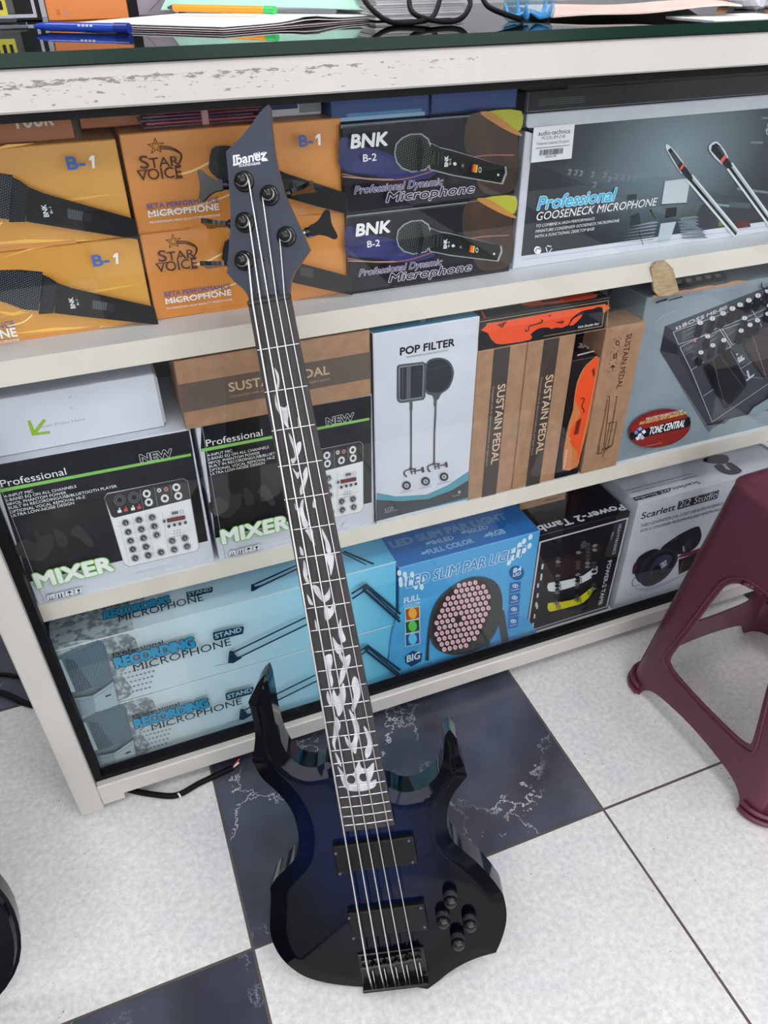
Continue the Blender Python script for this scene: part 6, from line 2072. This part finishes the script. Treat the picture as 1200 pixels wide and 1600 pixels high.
a.rect(0, 0, 0.014, h, K); a.rect(w - 0.016, 0, w - 0.011, h, W); a.rect(w - 0.011, 0, w, h, ink(70, 66, 72))
a.line([(0.016, 0.02), (0.04, 0.05)], 0.001, ink(120, 112, 126)); a.line([(0.03, 0.006), (0.062, 0.03)], 0.001, ink(120, 112, 126))
a.done()
# clear acrylic card stand with a yellow tag at the left
ac = thing('acrylic_stand', 'clear acrylic stand with yellow tag at the far left of the counter', 'card stand', (-0.066, 0.345, GT))
ACR = pane_glass('acrylic', (0.90, 0.92, 0.95), 1.45)
MB().box(-0.03, 0.055, -0.03, 0.03, 0, 0.004, ACR, 0.001).build('stand_base', ac)
MB().box(-0.03, 0.045, 0.006, 0.009, 0.004, 0.11, ACR, 0.001).build('stand_panel', ac)
m_ = MB(); m_.box(0.008, 0.036, 0.0035, 0.0057, 0.012, 0.05, mat('tag_yellow', (206, 196, 60), 0.5)); m_.build('yellow_tag', ac)
m_ = MB(); m_.box(0.012, 0.016, 0.003, 0.0034, 0.018, 0.03, K); m_.box(0.02, 0.024, 0.003, 0.0034, 0.018, 0.028, K); m_.box(0.028, 0.032, 0.003, 0.0034, 0.018, 0.027, K); m_.build('tag_print', ac)
MB().box(-0.028, -0.004, 0.0025, 0.0057, 0.006, 0.07, mat('card_white', (226, 228, 232), 0.4)).build('white_card', ac)

# ================================================================== on the floor
def floor_cable(name, pts, r, m, label, extra=None):
    t = thing(name, label, 'cable', (pts[0][0], pts[0][1], 0))
    o_ = Vector(t.location)
    MB().tube(curve3([Vector(p) - o_ for p in pts]), r, m, 10).build('cable_sheath', t)
    if extra:
        extra(t, o_)
    return t
def ends(t, o_):
    e = Vector((0.030, -0.003, 0.006)) - o_
    MB().tube([e, e + Vector((0.014, 0.010, 0.004))], 0.0022, mat('wire_red', (186, 40, 52), 0.4), 8).build('red_wire', t)
    MB().tube([e, e + Vector((0.012, 0.004, 0.003))], 0.0018, mat('wire_white', (226, 226, 226), 0.4), 8).build('white_wire', t)
    b_ = on_z(280, 1243, 0.006) - o_
    MB().tube([b_ + Vector((-0.0012, -0.0005, 0)), b_ + Vector((0.0012, 0.0005, 0))], 0.0053, mat('wire_white', (226, 226, 226), 0.4), 10).build('white_band', t)
floor_cable('power_cable', [(-0.20, 0.06, .005), (-0.150, 0.022, .005), (-0.110, -0.004, .005), (-0.072, -0.021, .005), (-0.030, -0.012, .005), (0.030, -0.003, .006)], 0.0050, BLACK_RUBBER, 'short black cable with bare red and white ends under the counter front', ends)
floor_cable('floor_cable', [(-0.62, 0.42, .006), (-0.45, 0.372, .006), (-0.362, 0.335, .006), (-0.309, 0.283, .006), (-0.262, 0.262, .006), (-0.22, 0.30, .006)], 0.006, BLACK_RUBBER, 'thick black cable along the tile edge left of the counter')
floor_cable('floor_cable', [(-0.62, 0.47, .004), (-0.45, 0.41, .004), (-0.363, 0.387, .004), (-0.318, 0.365, .004), (-0.26, 0.375, .004)], 0.004, BLACK_RUBBER, 'thin black cable on the dark tile left of the counter')
# rounded black instrument body standing at the lower left edge of the view
gb = thing('black_guitar_body', 'black rounded guitar body edge at the lower left of the photo', 'guitar', (-0.492, -0.275, 0))
sh = catmull([(-0.16, 0.02), (-0.06, 0.0), (0.06, 0.004), (0.135, 0.05), (0.158, 0.13), (0.140, 0.21), (0.095, 0.27), (0.088, 0.31), (0.105, 0.37), (0.085, 0.43), (0.02, 0.455), (-0.06, 0.44), (-0.12, 0.39), (-0.10, 0.31), (-0.115, 0.26), (-0.17, 0.2), (-0.19, 0.11)], True, 5)
mt = Matrix.Rotation(math.radians(4), 4, 'Z') @ Matrix.Rotation(math.radians(78), 4, 'X')
bm = bmesh.new()
vs_ = [bm.verts.new((x * 1.35, y * 1.35, -0.02)) for x, y in sh]
bm.faces.new(vs_)
ex = bmesh.ops.extrude_face_region(bm, geom=list(bm.faces))
for e in ex['geom']:
    if isinstance(e, bmesh.types.BMVert):
        e.co.z += 0.04
bmesh.ops.recalc_face_normals(bm, faces=bm.faces)
bmesh.ops.bevel(bm, geom=[e for e in bm.edges if abs(e.verts[0].co.z - e.verts[1].co.z) < 1e-6], offset=0.008, segments=3, affect='EDGES')
bm.transform(mt)
zmin = min(v.co.z for v in bm.verts)
bm.transform(Matrix.Translation((0, 0, -zmin + 0.0005)))
gbo = MB().addbm(bm, LACQ, True).build('guitar_body', gb)
smooth_by_angle(gbo, 40)
nk = MB().box(-0.03, 0.026, 0.59, 1.1, -0.012, 0.012, MAPLE, 0.006, 2, mtx=Matrix.Translation((0, 0, -zmin + 0.0005)) @ mt)
nk.build('neck', gb)
